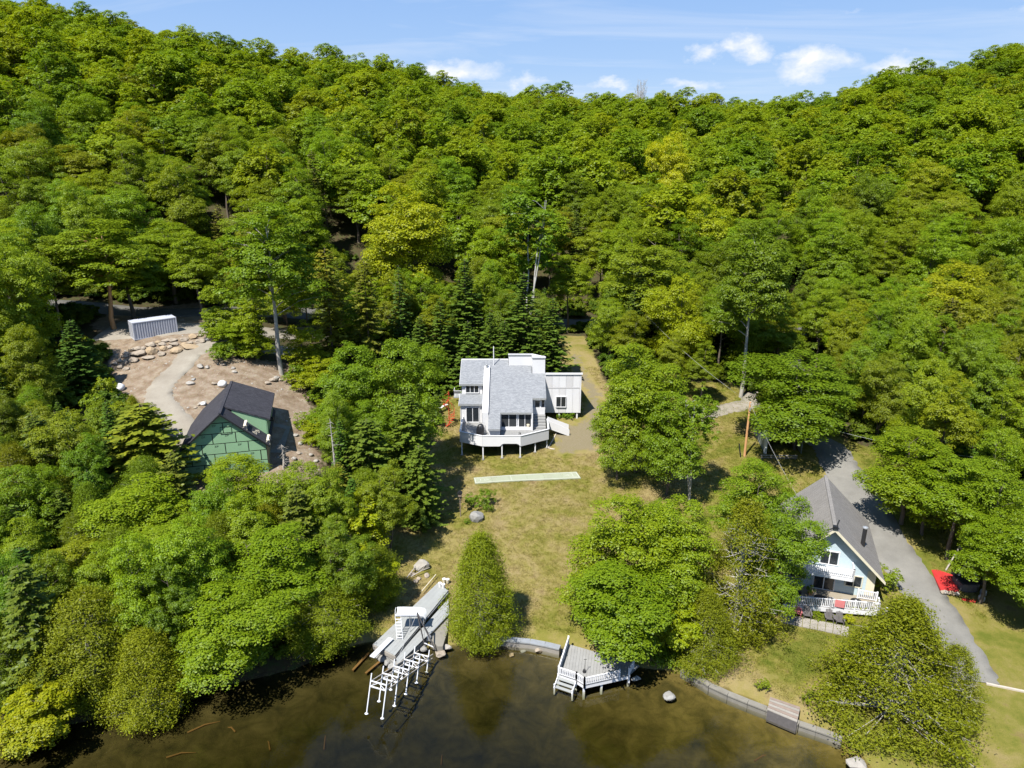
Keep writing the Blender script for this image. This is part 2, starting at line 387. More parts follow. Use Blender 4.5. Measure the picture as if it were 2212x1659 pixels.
def ground_mat():
    m, t = new_mat('ground_cover')
    geo_ = t.n('ShaderNodeNewGeometry'); p = geo_.outputs['Position']
    zone = t.n('ShaderNodeVertexColor', layer_name='zone').outputs[0]
    zs = t.n('ShaderNodeSeparateColor', ins={0: zone})
    wob = t.math('SUBTRACT', t.noise(p, .9, 4, .65), .5)
    def soft(ch, k=1.1): return t.mr(t.math('ADD', zs.outputs[ch], t.math('MULTIPLY', wob, k)), .38, .62, smooth=True)
    lawn, dirt, track = soft(0, .5), soft(1), soft(2, 1.3)
    fine = t.noise(p, 9, 4, .7); vfine = t.noise(p, 34, 2, .7); patch = t.noise(p, .16, 5, .62, .6); patch2 = t.noise(p, .55, 5, .7)
    gsh = t.mr(t.n('ShaderNodeSeparateXYZ', ins={0: p}).outputs[0], 17, 30, 0, .075)
    grass = t.ramp(t.math('SUBTRACT', t.math('ADD', t.math('MULTIPLY', patch, .62), t.math('MULTIPLY', patch2, .38)), gsh),
                   [(.33, (.105, .120, .018)), (.42, (.165, .155, .034)), (.50, (.215, .180, .062)), (.58, (.245, .195, .090)), (.68, (.19, .135, .07))])
    grass = t.mix(t.mr(patch2, .60, .72, 0, .55), grass, (.135, .085, .045))
    grass = t.mix(t.mr(vfine, .3, .75, 0, .55), grass, t.mix(1.0, grass, (.52, .58, .42), 'MULTIPLY'))
    grass = t.mix(t.mr(fine, .45, .7, 0, .4), grass, t.mix(1.0, grass, (1.3, 1.2, 1.15), 'MULTIPLY'))
    soil = t.ramp(t.noise(p, .8, 6, .7), [(.3, (.125, .085, .052)), (.5, (.205, .155, .108)), (.7, (.28, .235, .18))])
    peb = t.n('ShaderNodeTexVoronoi', ins={'Vector': p, 'Scale': 5.0}).outputs['Color']
    soil = t.mix(t.mr(fine, .5, .72, 0, .5), soil, t.mix(.6, (.3, .27, .23), peb, 'MULTIPLY'))
    litter = t.ramp(t.noise(p, 1.6, 6, .75), [(.3, (.030, .024, .014)), (.48, (.060, .046, .024)), (.6, (.045, .060, .018)), (.75, (.10, .07, .035))])
    bed = t.ramp(t.noise(p, .5, 6, .65, .5), [(.3, (.045, .042, .018)), (.5, (.105, .088, .036)), (.7, (.165, .135, .06))])
    vst = t.n('ShaderNodeTexVoronoi', feature='DISTANCE_TO_EDGE', ins={'Vector': t.n('ShaderNodeMapping', ins={0: p, 3: (.55, .8, .5)}).outputs[0], 'Scale': 1.0}).outputs['Distance']
    bed = t.mix(t.mr(vst, .0, .10, .16, 0), bed, (.03, .025, .012))
    sandy = t.math('MULTIPLY', t.mr(t.n('ShaderNodeSeparateXYZ', ins={0: p}).outputs[0], -6, 22), .75)
    bed = t.mix(sandy, t.mix(1.0, bed, (.7, .66, .6), 'MULTIPLY'), t.mix(1.0, bed, (1.9, 1.7, 1.35), 'MULTIPLY'))
    trk = t.mix(t.mr(fine, .35, .65), (.20, .165, .115), (.15, .13, .065))
    c = t.mix(lawn, litter, grass); c = t.mix(track, c, trk); c = t.mix(dirt, c, soil)
    c = t.mix(t.mr(t.n('ShaderNodeSeparateXYZ', ins={0: p}).outputs[2], .05, -.12), c, bed)
    b = t.n('ShaderNodeBsdfPrincipled', ins={'Base Color': c, 'Roughness': .95, 'Specular IOR Level': .1})
    h = t.math('ADD', t.math('MULTIPLY', fine, .6), t.math('MULTIPLY', vfine, .4))
    bp = t.n('ShaderNodeBump', ins={'Strength': .9, 'Distance': .10, 'Height': h}); t.l(bp.outputs[0], b.inputs['Normal'])
    return finish(m, t, b.outputs[0])
M['ground'] = ground_mat()
def gravel_mat(name, c1, c2, c3):
    m, t = new_mat(name); p = t.n('ShaderNodeNewGeometry').outputs['Position']
    n = t.noise(p, .35, 5, .65); f = t.noise(p, 22, 3, .75)
    c = t.ramp(n, [(.3, c1), (.5, c2), (.7, c3)])
    c = t.mix(t.mr(f, .35, .7, 0, .5), c, t.mix(1.0, c, (.62, .62, .62), 'MULTIPLY'))
    b = t.n('ShaderNodeBsdfPrincipled', ins={'Base Color': c, 'Roughness': .95, 'Specular IOR Level': .15})
    bp = t.n('ShaderNodeBump', ins={'Strength': .6, 'Distance': .03, 'Height': f}); t.l(bp.outputs[0], b.inputs['Normal'])
    return finish(m, t, b.outputs[0])
M['gravel'] = gravel_mat('grey_gravel', (.158, .152, .138), (.188, .182, .166), (.218, .21, .19))
M['gravel_tan'] = gravel_mat('tan_gravel', (.21, .185, .15), (.25, .225, .185), (.29, .265, .22))
M['asphalt'] = gravel_mat('worn_asphalt', (.085, .083, .08), (.11, .108, .10), (.15, .14, .125))
def water_mat():
    m, t = new_mat('lake_water')
    p = t.n('ShaderNodeNewGeometry').outputs['Position']
    rip = t.math('ADD', t.noise(p, 1.3, 4, .6), t.math('MULTIPLY', t.noise(p, 6, 2, .5), .25))
    bp = t.n('ShaderNodeBump', ins={'Strength': .12, 'Distance': .10, 'Height': rip})
    fr = t.n('ShaderNodeFresnel', ins={'IOR': 1.33}); t.l(bp.outputs[0], fr.inputs['Normal'])
    tr = t.n('ShaderNodeBsdfTransparent', ins={0: (.96, .97, .95, 1)})
    gl = t.n('ShaderNodeBsdfGlossy', ins={0: (1, 1, 1, 1), 'Roughness': .03}); t.l(bp.outputs[0], gl.inputs['Normal'])
    mx = t.n('ShaderNodeMixShader', ins={0: fr.outputs[0], 1: tr.outputs[0], 2: gl.outputs[0]})
    o = t.n('ShaderNodeOutputMaterial'); t.l(mx.outputs[0], o.inputs[0])
    va = t.n('ShaderNodeVolumeAbsorption', ins={'Color': (.42, .44, .20, 1), 'Density': 0.85}); t.l(va.outputs[0], o.inputs[1])
    return m
M['water'] = water_mat()
M['floor_tan'] = pmat('tan_deck_floor', (.27, .235, .18), .8, .1, 2)
M['faded_line'] = pmat('faded_white_line', (.40, .41, .35), .8, .1, 2)
M['sunk'] = pmat('water_stained_timber', (.20, .105, .035), .8, .25, 2)
# ------------------------------------------------------------------ the setting: ground, water, roads
def grow(a, b, step, lim, k=1.16):
    out = list(np.arange(a, b + .01, step)); s = step
    while out[-1] < lim: s *= k; out.append(out[-1] + s)
    return out
xs = grow(0, 84, 1.0, 2600); xs = np.array(sorted(set([-v for v in xs] + xs)))
ys = np.array(sorted(set(grow(40, 150, 1.0, 3200, 1.14) + [40 - v for v in grow(1.0, 6, 1.0, 900, 1.3)])))
XX, YY = np.meshgrid(xs, ys); gx, gy = XX.ravel(), YY.ravel()
gzv = terrain(gx, gy)
dist_far = np.maximum(np.abs(gx) - 380, 0) + np.maximum(gy - 520, 0)
gzv = gzv - np.minimum(dist_far * .03, 25) * (gzv > 5)
nx, ny = len(xs), len(ys)
idx = np.arange(nx * ny).reshape(ny, nx)
quads = np.stack([idx[:-1, :-1].ravel(), idx[:-1, 1:].ravel(), idx[1:, 1:].ravel(), idx[1:, :-1].ravel()], 1)
gme = np_mesh('ground', np.stack([gx, gy, gzv], 1), quads, [M['ground']], smooth=True)
def poly_mask(poly, x, y, soft=1.2):
    P = np.array([(p[0], p[1]) for p in poly]); n = len(P); ins = np.zeros(len(x), bool); dm = np.full(len(x), 1e9)
    for i in range(n):
        a, b = P[i], P[(i + 1) % n]
        c = ((a[1] > y) != (b[1] > y)) & (x < (b[0] - a[0]) * (y - a[1]) / (b[1] - a[1] + 1e-12) + a[0]); ins ^= c
        e = b - a; t = np.clip(((x - a[0]) * e[0] + (y - a[1]) * e[1]) / (e @ e), 0, 1)
        dm = np.minimum(dm, np.hypot(x - a[0] - t * e[0], y - a[1] - t * e[1]))
    return np.clip(.5 + np.where(ins, dm, -dm) / (2 * soft), 0, 1)
S = .46293                                              # view-scale pixels -> picture pixels
def dpx(pts): return [(a * S, b * S) for a, b in pts]
def wpoly(pts): return [gp(a, b) for a, b in dpx(pts)]
lawn_w = [(-17,54),(-16,70),(-14,84),(-11,92),(-11,106),(-4,110),(7,112),(8.5,134),(14,134),(15,112),(18,104),(24,112),(36,112),(40,100),(47,92),(60,72),(78,60),(90,30),(60,20),(0,40)]
DIRT_PX = [(235,745),(195,700),(250,668),(440,652),(470,775),(640,790),(668,850),(700,1030),(640,1075),(395,1075),(300,905),(240,850)]
dirt_w = wpoly(DIRT_PX)
near = (np.abs(gx) < 100) & (gy > 20) & (gy < 160)
zone = np.zeros((len(gx), 4), np.float32); zone[:, 3] = 1
ni = np.where(near)[0]
zone[ni, 0] = poly_mask(lawn_w, gx[ni], gy[ni], 1.6)
zone[ni, 1] = poly_mask(dirt_w, gx[ni], gy[ni], 1.4)
trk = wpoly([(1232,765),(1250,765),(1262,800),(1300,850),(1305,930),(1290,975),(1205,980),(1195,930),(1265,905),(1272,860),(1240,805)])
zone[ni, 2] = poly_mask(trk, gx[ni], gy[ni], 1.6) * .85
ca = gme.color_attributes.new('zone', 'FLOAT_COLOR', 'POINT'); ca.data.foreach_set('color', zone.ravel())
ground = tag(link(bpy.data.objects.new('ground', gme)), 'sloping lawn, bare dirt and forest floor running down to the lake', kind='structure')

wb = MB(); X0, X1, Y0, Y1 = -900, 900, -800, 66
wb.box(X0, X1, Y0, Y1, -14, 0)
water = wb.build('lake_water', M['water']); tag(water, 'dark clear lake water over a brown stony bed', kind='structure')

def spline(pts, n=10):
    P = [Vector((p[0], p[1], 0)) for p in pts]; P = [P[0] * 2 - P[1]] + P + [P[-1] * 2 - P[-2]]; out = []
    for i in range(1, len(P) - 2):
        for k in range(n):
            t = k / n; a, b, c, d = P[i-1], P[i], P[i+1], P[i+2]
            out.append(.5 * ((2*b) + (c - a)*t + (2*a - 5*b + 4*c - d)*t*t + (3*b - a - 3*c + d)*t**3))
    out.append(P[-2]); return out
def road(name, label, pts, widths, mat, seed=1, lift=.07):
    rg = random.Random(seed); L = spline(pts); vs, fs = [], []
    prof = [-.5, -.46, -.25, 0, .25, .46, .5]
    for i, p in enumerate(L):
        t = (L[min(i+1, len(L)-1)] - L[max(i-1, 0)]).normalized(); nrm = Vector((t.y, -t.x, 0))
        u = i / (len(L) - 1) * (len(widths) - 1); k = min(int(u), len(widths) - 2); wd = widths[k] + (widths[k+1] - widths[k]) * (u - k)
        for j, o in enumerate(prof):
            jit = rg.uniform(-.25, .25) if j in (0, 1, 5, 6) else 0
            q = p + nrm * (o * wd + jit); z = gz(q.x, q.y) + (lift if 0 < j < 6 else -.12)
            vs.append((q.x, q.y, z))
    n = len(prof)
    for i in range(len(L) - 1):
        for j in range(n - 1): fs.append((i*n+j, i*n+j+1, (i+1)*n+j+1, (i+1)*n+j))
    mb = MB(); mb.add(vs, fs); o = mb.build(name, mat, smooth=True)
    tag(o, label, kind='structure'); return o
def gpl(pts): return [gp(a, b) for a, b in dpx(pts)]
road('gravel_driveway', 'grey gravel driveway passing the chalet', gpl([(2120,1475),(2060,1375),(1985,1270),(1920,1180),(1862,1080),(1810,1000),(1790,965)]) + [(42,96),(47,110),(52,134)], [3.0,3.6,4.6,5.2,5.4,5.0,4.6,3.5,3.5,3.5], M['gravel'], 3)
road('paved_road', 'paved road running along the foot of the wooded hill', [(-150,106),(-100,113),(-75,116.5),(-58,119),(-35,128.5),(-10,139),(20,141),(50,138),(85,130),(130,116),(200,95)], [5.4]*11, M['asphalt'], 5, .09)
road('dirt_driveway', 'pale gravel track curving down to the unfinished house', [(-30.5,105),(-36,102.5)] + gpl([(432,752),(395,785),(352,830),(345,865),(385,915),(420,960)]), [4.5,4,3.6,3.4,3.4,3.4,3.6,4], M['gravel_tan'], 7)
road('storage_lot', 'levelled gravel lot behind the boulder wall', [(-62,106),(-56,106.5),(-48,108),(-38,112),(-33,119)], [11,11,9,7,6], M['gravel_tan'], 9)
road('gravel_path', 'rutted gravel drive crossing the side lawn', gpl([(1500,905),(1560,885),(1620,872)]) + [(38,107),(44,110),(50,116)], [3.4,3.2,3.2,3,3,3], M['gravel_tan'], 11)
# ------------------------------------------------------------------ trees
def leaf_quads(c, nrm, size, rg, aspect=.62):
    n = len(c); r = rg.normal(size=(n, 3)); nrm = nrm / np.linalg.norm(nrm, axis=1, keepdims=True)
    t = r - (r * nrm).sum(1, keepdims=True) * nrm; t /= np.linalg.norm(t, axis=1, keepdims=True)
    b = np.cross(nrm, t); s = np.asarray(size).reshape(-1, 1) if np.ndim(size) else np.full((n, 1), size)
    fold = nrm * s * .12
    v = np.stack([c + t*s*.6 + fold, c + b*s*.6*aspect, c - t*s*.6 + fold, c - b*s*.6*aspect], 1).reshape(-1, 3)
    return v, np.arange(4 * n).reshape(-1, 4)
def strip_quads(a, b, w_, nrm):
    """flat sprays from a to b"""
    d = b - a; s = np.cross(d, nrm); s /= np.linalg.norm(s, axis=1, keepdims=True) + 1e-9
    w_ = np.asarray(w_).reshape(-1, 1); n = len(a)
    v = np.stack([a - s*w_*.35, a + d*.55 - s*w_, b, a + d*.55 + s*w_], 1).reshape(-1, 3)
    return v, np.arange(4 * n).reshape(-1, 4)
def skel(mb_pts):
    mb = MB()
    for pts, rad in mb_pts: mb.tube(pts, rad, 6 if rad[0] > .09 else 4, cap=False)
    return mb
def mk(name, mb, mat):
    o = mb.build(name, mat, smooth=True); me = o.data; bpy.data.objects.remove(o); return me

def broadleaf(seed, H, Rr, nclump, per, lsize, base=.34, lean=.0, flat=.45, mats=('leaf', 'bark'), fork=1, spread=1.0):
    rg = np.random.default_rng(seed); pr = random.Random(seed)
    zc = H * (base + (1 - base) * .52); rz = H * (1 - base) * .50
    cl = []
    nl = int(rg.integers(6, 10)); lobes = [(np.array([rg.normal() * .1 * Rr, rg.normal() * .1 * Rr, H * .80]), .50 * Rr, H * .19)]
    for k in range(nl):
        an = 6.283 * k / nl + rg.uniform(-.4, .4); dd_ = rg.uniform(.38, .66) * Rr; zz = H * (base + (1 - base) * rg.uniform(.22, .74)); r_ = rg.uniform(.34, .56) * Rr
        lobes.append((np.array([math.cos(an) * dd_, math.sin(an) * dd_, zz]), r_, min(r_ * rg.uniform(1.0, 1.5), H * .24)))
    lobes.append((np.array([0, 0, H * (base + (1 - base) * .4)]), .62 * Rr, H * (1 - base) * .36))
    wts = np.array([l[1] ** 2 for l in lobes]); wts /= wts.sum()
    tries = 0
    while len(cl) < nclump and tries < nclump * 40:
        tries += 1
        lc, lr, lz = lobes[rg.choice(len(lobes), p=wts)]
        d = rg.normal(size=3); d /= np.linalg.norm(d)
        if d[2] < -.6: continue
        p = lc + d * (lr, lr, lz) * rg.uniform(.72, 1.04)
        if p[2] < H * base * .8 or p[2] > H * 1.02: continue
        rc = rg.uniform(.42, 1.0) * Rr / 4.2 * spread
        if any(np.linalg.norm((p - q) * (1, 1, 1.5)) < .42 * (rc + r2) for q, r2 in cl): continue
        cl.append((p, rc))
    V, F, off = [], [], 0
    for p, rc in cl:
        k = max(6, int(per * (rc / (.95 * Rr / 4.2)) ** 2))
        v3 = rg.normal(size=(k, 3)); v3 /= np.linalg.norm(v3, axis=1, keepdims=True); v3[:, 2] = np.where(v3[:, 2] < -.35, -v3[:, 2], v3[:, 2])
        loc = v3 * (rg.uniform(.15, 1.12, (k, 1)) ** .5) * (rc, rc, rc * flat)
        out = (p - (0, 0, zc)) / (Rr, Rr, rz)
        nrm = v3 * .6 + out * .5 + rg.normal(size=(k, 3)) * .40 + (0, 0, .65)
        loc[:, 2] -= .14 * (loc[:, 0] ** 2 + loc[:, 1] ** 2) / rc
        v, f = leaf_quads(p + loc, nrm, lsize * rg.uniform(.6, 1.4, k), rg)
        V.append(v); F.append(f + off); off += len(v)
    crown = np_mesh('crown', np.concatenate(V), np.concatenate(F), [M[mats[0]]])
    # trunk and limbs reach into the clumps
    segs = []; r0 = H * .0098
    tops = []
    for fk in range(fork):
        a = pr.uniform(0, 6.28); sp = (0 if fork == 1 else .10) * H
        tip = Vector((math.cos(a) * sp + pr.uniform(-.4, .4), math.sin(a) * sp + pr.uniform(-.4, .4), H * .86))
        P = [Vector((0, 0, -.6))]
        for i in range(1, 7):
            t = i / 6; q = Vector((0, 0, -.6)).lerp(tip, t); P.append(q + Vector((pr.uniform(-.16, .16), pr.uniform(-.16, .16), 0)) * (1 if i < 6 else 0))
        segs.append((P, [r0 * (1.25 if fork == 1 else .85) * (1 - .86 * (i / 6)) for i in range(7)])); tops.append(P)
    for p, rc in cl[:(34 if mats[1] != 'bark_white' else 8)]:
        P = tops[pr.randrange(len(tops))]; zt = max(p[2] - pr.uniform(.25, .55) * math.hypot(p[0], p[1]) - .6, H * base * .7)
        tt = min(max((zt + .6) / (H * .86 + .6), 0), .97); fi = tt * 6; i = int(fi); a = P[i].lerp(P[i+1], fi - i)
        b = Vector(p); mid = a.lerp(b, .5) + Vector((0, 0, .12 * (b - a).length)); rb = r0 * .42 * (1 - tt * .6)
        segs.append(([a, mid, b], [rb, rb * .6, rb * .2]))
    return crown, mk('trunk', skel(segs), M[mats[1]]), H, Rr

def conifer(seed, H, Rr, dz=.42, nb=7, droop=.25, mats=('needle', 'bark'), base=.05, spray=.62, w_=.11, gap=.0, pw=.85, upt=.12):
    rg = np.random.default_rng(seed); A, B, W, N = [], [], [], []; segs = [([Vector((0,0,-.5)), Vector((0,0,H*.5)), Vector((0,0,H*.99))], [H*.012, H*.008, .02])]
    z = H * base
    while z < H * .985:
        t = (z / H - base) / (1 - base); L = Rr * (1 - t) ** pw * (1 + .0 * t) + .10
        if t < .06: L *= .75
        k = max(4, int(nb * (1 - .35 * t)))
        a0 = rg.uniform(0, 6.28)
        for i in range(k):
            if rg.uniform() < gap: continue
            an = a0 + 6.283 * i / k + rg.uniform(-.25, .25); l = L * rg.uniform(.72, 1.12)
            d = np.array([math.cos(an), math.sin(an), 0.0]); side = np.array([-d[1], d[0], 0])
            z0 = z + rg.uniform(-.2, .2) * dz
            ns = max(2, int(l / .30))
            if rg.uniform() < .25: segs.append(([Vector((0,0,z0)), Vector(tuple(d*l*.8 + (0,0,z0 - droop*l*.6)))], [.035, .012]))
            for s in range(ns):
                u = (s + rg.uniform(.2, .9)) / ns; r_ = l * u
                zz = z0 - droop * r_ * (1 - .35 * u) + upt * l * u * u
                c = d * r_ + np.array([0, 0, zz]); sl = spray * (1 - .5 * u) * min(1, l / 1.4 + .25)
                for sd in (-1, 1, 0):
                    dd = d * (.75 if sd else 1.0) + side * sd * rg.uniform(.6, 1.0) + np.array([0, 0, rg.uniform(-.35, .12)])
                    A.append(c); B.append(c + dd * sl * rg.uniform(.75, 1.2)); W.append(w_ * rg.uniform(.8, 1.4)); N.append((rg.normal() * .25 + d[0]*.3, rg.normal() * .25 + d[1]*.3, 1.0))
        z += dz * (1 - .45 * t)
    v, f = strip_quads(np.array(A), np.array(B), np.array(W), np.array(N))
    return np_mesh('crown', v, f, [M[mats[0]]]), mk('trunk', skel(segs), M[mats[1]]), H, Rr

def cedar(seed, H, Rr, ntuft, per, size=.22, profile='cone', bare=0, mats=('cedar', 'bark_pale'), holes=.0, low=0.0):
    rg = np.random.default_rng(seed); V, F, off = [], [], 0
    def rad(t):
        if profile == 'spread': return Rr * min(1.0, (t + .10) / .2) ** .5 * (1 - t) ** .85 * 1.05
        if profile == 'cone': return Rr * min(1.0, (t + .06) / .20) ** .5 * (1 - t) ** .54 * 1.06
        if profile == 'dome': return Rr * max(0, 1 - (max(t - .12, 0) / .88) ** 1.7) ** .6 * min(1, .75 + t * 2)
        return Rr * (math.sin(min(1, t * .86 + .12) * math.pi)) ** .55
    hs = [(rg.uniform(0, 6.28), rg.uniform(.15, .9)) for _ in range(int(14 * holes))]
    segs = [([Vector((0,0,-.5)), Vector((.1,0,H*.5)), Vector((0,.05,H*.95))], [H*.016, H*.010, .02])]
    for i in range(ntuft):
        t = rg.uniform(low, 1) ** 1.15; an = rg.uniform(0, 6.283)
        if any(abs((an - a + 3.14) % 6.283 - 3.14) < .42 and abs(t - tt) < .09 for a, tt in hs) and rg.uniform() < .8: continue
        r0 = rad(t) * (1 + .14 * math.sin(4 * an + seed + 7 * t) + .12 * math.sin(7 * an - 11 * t + seed) + .08 * math.sin(13 * an + 23 * t)) * rg.uniform(.62, 1.06)
        c = np.array([math.cos(an) * r0, math.sin(an) * r0, t * H]); out = np.array([math.cos(an), math.sin(an), .35])
        k = per; rc = rg.uniform(.30, .58) * max(.5, Rr / 3.0)
        loc = rg.normal(size=(k, 3)) * (rc * .55, rc * .55, rc * .62) + out * rg.uniform(-.25, .35, (k, 1)) * rc
        nrm = out * .7 + rg.normal(size=(k, 3)) * .7 + (0, 0, .35)
        v, f = leaf_quads(c + loc, nrm, size * rg.uniform(.6, 1.45, k), rg, .42)
        V.append(v); F.append(f + off); off += len(v)
        if i % 9 == 0: segs.append(([Vector((0,0,max(.3, t*H - .25*r0))), Vector(tuple(c))], [.035, .012]))
    for i in range(bare):
        t = rg.uniform(.12, .85); an = rg.uniform(0, 6.283); l = rad(t) * rg.uniform(.85, 1.12)
        a = Vector((0, 0, t * H)); b = Vector((math.cos(an) * l, math.sin(an) * l, t * H + rg.uniform(-.3, .6)))
        m_ = a.lerp(b, .55) + Vector((rg.normal()*.2, rg.normal()*.2, -.25))
        segs.append(([a, m_, b], [.035, .024, .008]))
        for q in range(3):
            e = m_.lerp(b, rg.uniform(.1, .9)); segs.append(([e, e + Vector((rg.normal()*.5, rg.normal()*.5, rg.uniform(-.1, .5)))], [.013, .005]))
    return np_mesh('crown', np.concatenate(V), np.concatenate(F), [M[mats[0]]]), mk('trunk', skel(segs), M[mats[1]]), H, Rr

PROTO = {}
PROTO['dec'] = [broadleaf(11, 16, 4.3, 300, 240, .155, base=.08, flat=.60), broadleaf(23, 16, 4.2, 310, 230, .15, base=.06, flat=.70), broadleaf(37, 17, 4.0, 230, 245, .155, base=.30, flat=.55),
                broadleaf(41, 15, 4.6, 310, 230, .16, base=.07, flat=.58, fork=2), broadleaf(59, 18, 4.1, 270, 230, .15, base=.22, flat=.66, fork=2), broadleaf(67, 18, 3.6, 240, 245, .15, base=.2, flat=.7)]
PROTO['small'] = [broadleaf(71, 9, 3.0, 190, 150, .16, base=.04, flat=.72, spread=1.0), broadleaf(73, 10, 2.8, 190, 150, .16, base=.05, flat=.72, spread=.9)]
PROTO['birch'] = [broadleaf(81, 17, 3.4, 190, 150, .22, base=.30, flat=.6, mats=('leaf', 'bark_white'), fork=3, spread=.72)]
PROTO['fir'] = [conifer(101, 12, 2.5), conifer(103, 13, 2.3, droop=.18)]
PROTO['hem'] = [conifer(111, 14, 4.0, dz=.5, nb=8, droop=.30, spray=.75, w_=.13, pw=.62, gap=.1), conifer(113, 13, 4.2, dz=.5, nb=8, droop=.22, spray=.8, w_=.13, pw=.55, gap=.14)]
PROTO['cedar'] = [cedar(121, 11, 3.1, 1700, 36, .115), cedar(123, 10, 2.8, 1500, 36, .115, profile='egg')]
PROTO['ragged'] = [cedar(131, 11, 3.4, 1900, 32, .115, profile='spread', bare=26, holes=.6), cedar(133, 12, 2.7, 1050, 32, .115, profile='cone', bare=46, holes=1.0)]
PROTO['thin'] = [conifer(141, 12, 1.9, dz=.7, nb=5, droop=.1, spray=.5, w_=.06, gap=.55, mats=('needle', 'deadwood'), base=.1)]
PROTO['shrub'] = [broadleaf(151, 2.2, 1.5, 60, 60, .13, base=.02, flat=.8, spread=.95), broadleaf(153, 1.6, 1.4, 55, 60, .12, base=.02, flat=.8, spread=.95)]
def dead(seed, H):
    pr = random.Random(seed); segs = [([Vector((0,0,-.4)), Vector((.15,0,H*.5)), Vector((0,.1,H))], [.16, .11, .03])]
    for i in range(38):
        z = H * pr.uniform(.15, .97); a = pr.uniform(0, 6.28); l = pr.uniform(.5, 1.8) * (1.1 - z / H * .7)
        p = Vector((.1, 0, z)); q = p + Vector((math.cos(a)*l, math.sin(a)*l, pr.uniform(-.25, .2)*l)); segs.append(([p, q], [.028, .008]))
    return mk('trunk', skel(segs), M['deadwood'])
DEAD = dead(5, 11)
def bare_crown(seed, H):
    pr = random.Random(seed); segs = [([Vector((0,0,-.4)), Vector((0,0,H*.6))], [.22, .16])]
    for i in range(26):
        z = H * pr.uniform(.45, .62); a = pr.uniform(0, 6.28); sp = pr.uniform(.3, 2.6); q = Vector((math.cos(a)*sp, math.sin(a)*sp, H * pr.uniform(.78, 1.0))); m_ = Vector((0,0,z)).lerp(q, .5) + Vector((math.cos(a)*.3, math.sin(a)*.3, -.2)); segs.append(([Vector((0,0,z)), m_, q], [.09, .06, .02]))
        for k in range(5): e = m_.lerp(q, pr.uniform(0, 1)); segs.append(([e, e + Vector((pr.uniform(-.7,.7), pr.uniform(-.7,.7), pr.uniform(.3,1.3)))], [.035, .015]))
    return mk('trunk', skel(segs), M['deadwood'])
BARE = bare_crown(3, 17)

TREE_N = {'n': 0}
TREE_POS = []
NAMES = {'dec': ('broadleaf_tree', 'tree'), 'small': ('young_broadleaf_tree', 'tree'), 'birch': ('birch_tree', 'tree'), 'fir': ('fir_tree', 'tree'), 'hem': ('hemlock_tree', 'tree'),
         'cedar': ('cedar_tree', 'tree'), 'ragged': ('ragged_cedar_tree', 'tree'), 'thin': ('sparse_spruce_tree', 'tree'), 'shrub': ('shrub', 'shrub')}
def plant(kind, x, y, H, W, col, label, group=None, var=None, rz=None, z=None, bark=None):
    pr = random.Random(int(x * 31 + y * 17)); ps = PROTO[kind]; crown, trunk, H0, R0 = ps[pr.randrange(len(ps)) if var is None else var]
    nm, cat = NAMES[kind]
    o = thing(nm, label, cat, (x, y, (gz(x, y) if z is None else z)), pr.uniform(0, 6.283) if rz is None else rz, group)
    sx = W / (2 * R0); o.scale = (sx, sx, H / H0)
    t = bpy.data.objects.new('trunk', trunk); link(t); t.parent = o
    if bark: t.material_slots[0].link = 'OBJECT'; t.material_slots[0].material = M[bark]
    c = bpy.data.objects.new('crown', crown); link(c); c.parent = o; c.color = (*col, 1)
    TREE_POS.append((x, y, W)); return o

# colours multiply the leaf material
G_MID, G_DK, G_LT, G_YEL, G_OL, G_BL = (.95,.97,.9), (.72,.78,.75), (1.12,1.1,.95), (1.6,1.32,.8), (1.05,.92,.9), (.78,.88,.8)
def by_top(kind, dx, dy, Y, wd, col, label, group=None, var=None, hmin=2.0, rz=None, bark=None):
    """crown centre and top given in view-scale pixels, distance from what it stands among; width in view-scale pixels"""
    p = pY(dx * S, dy * S, Y); g = gz(p.x, Y); H = max(hmin, p.z - g); dep = proj(p)[2]
    if kind in ('dec', 'small'): wd *= 1.13
    return plant(kind, p.x, Y, H, wd * S * dep / FPX, col, label, group, var, rz, None, bark)
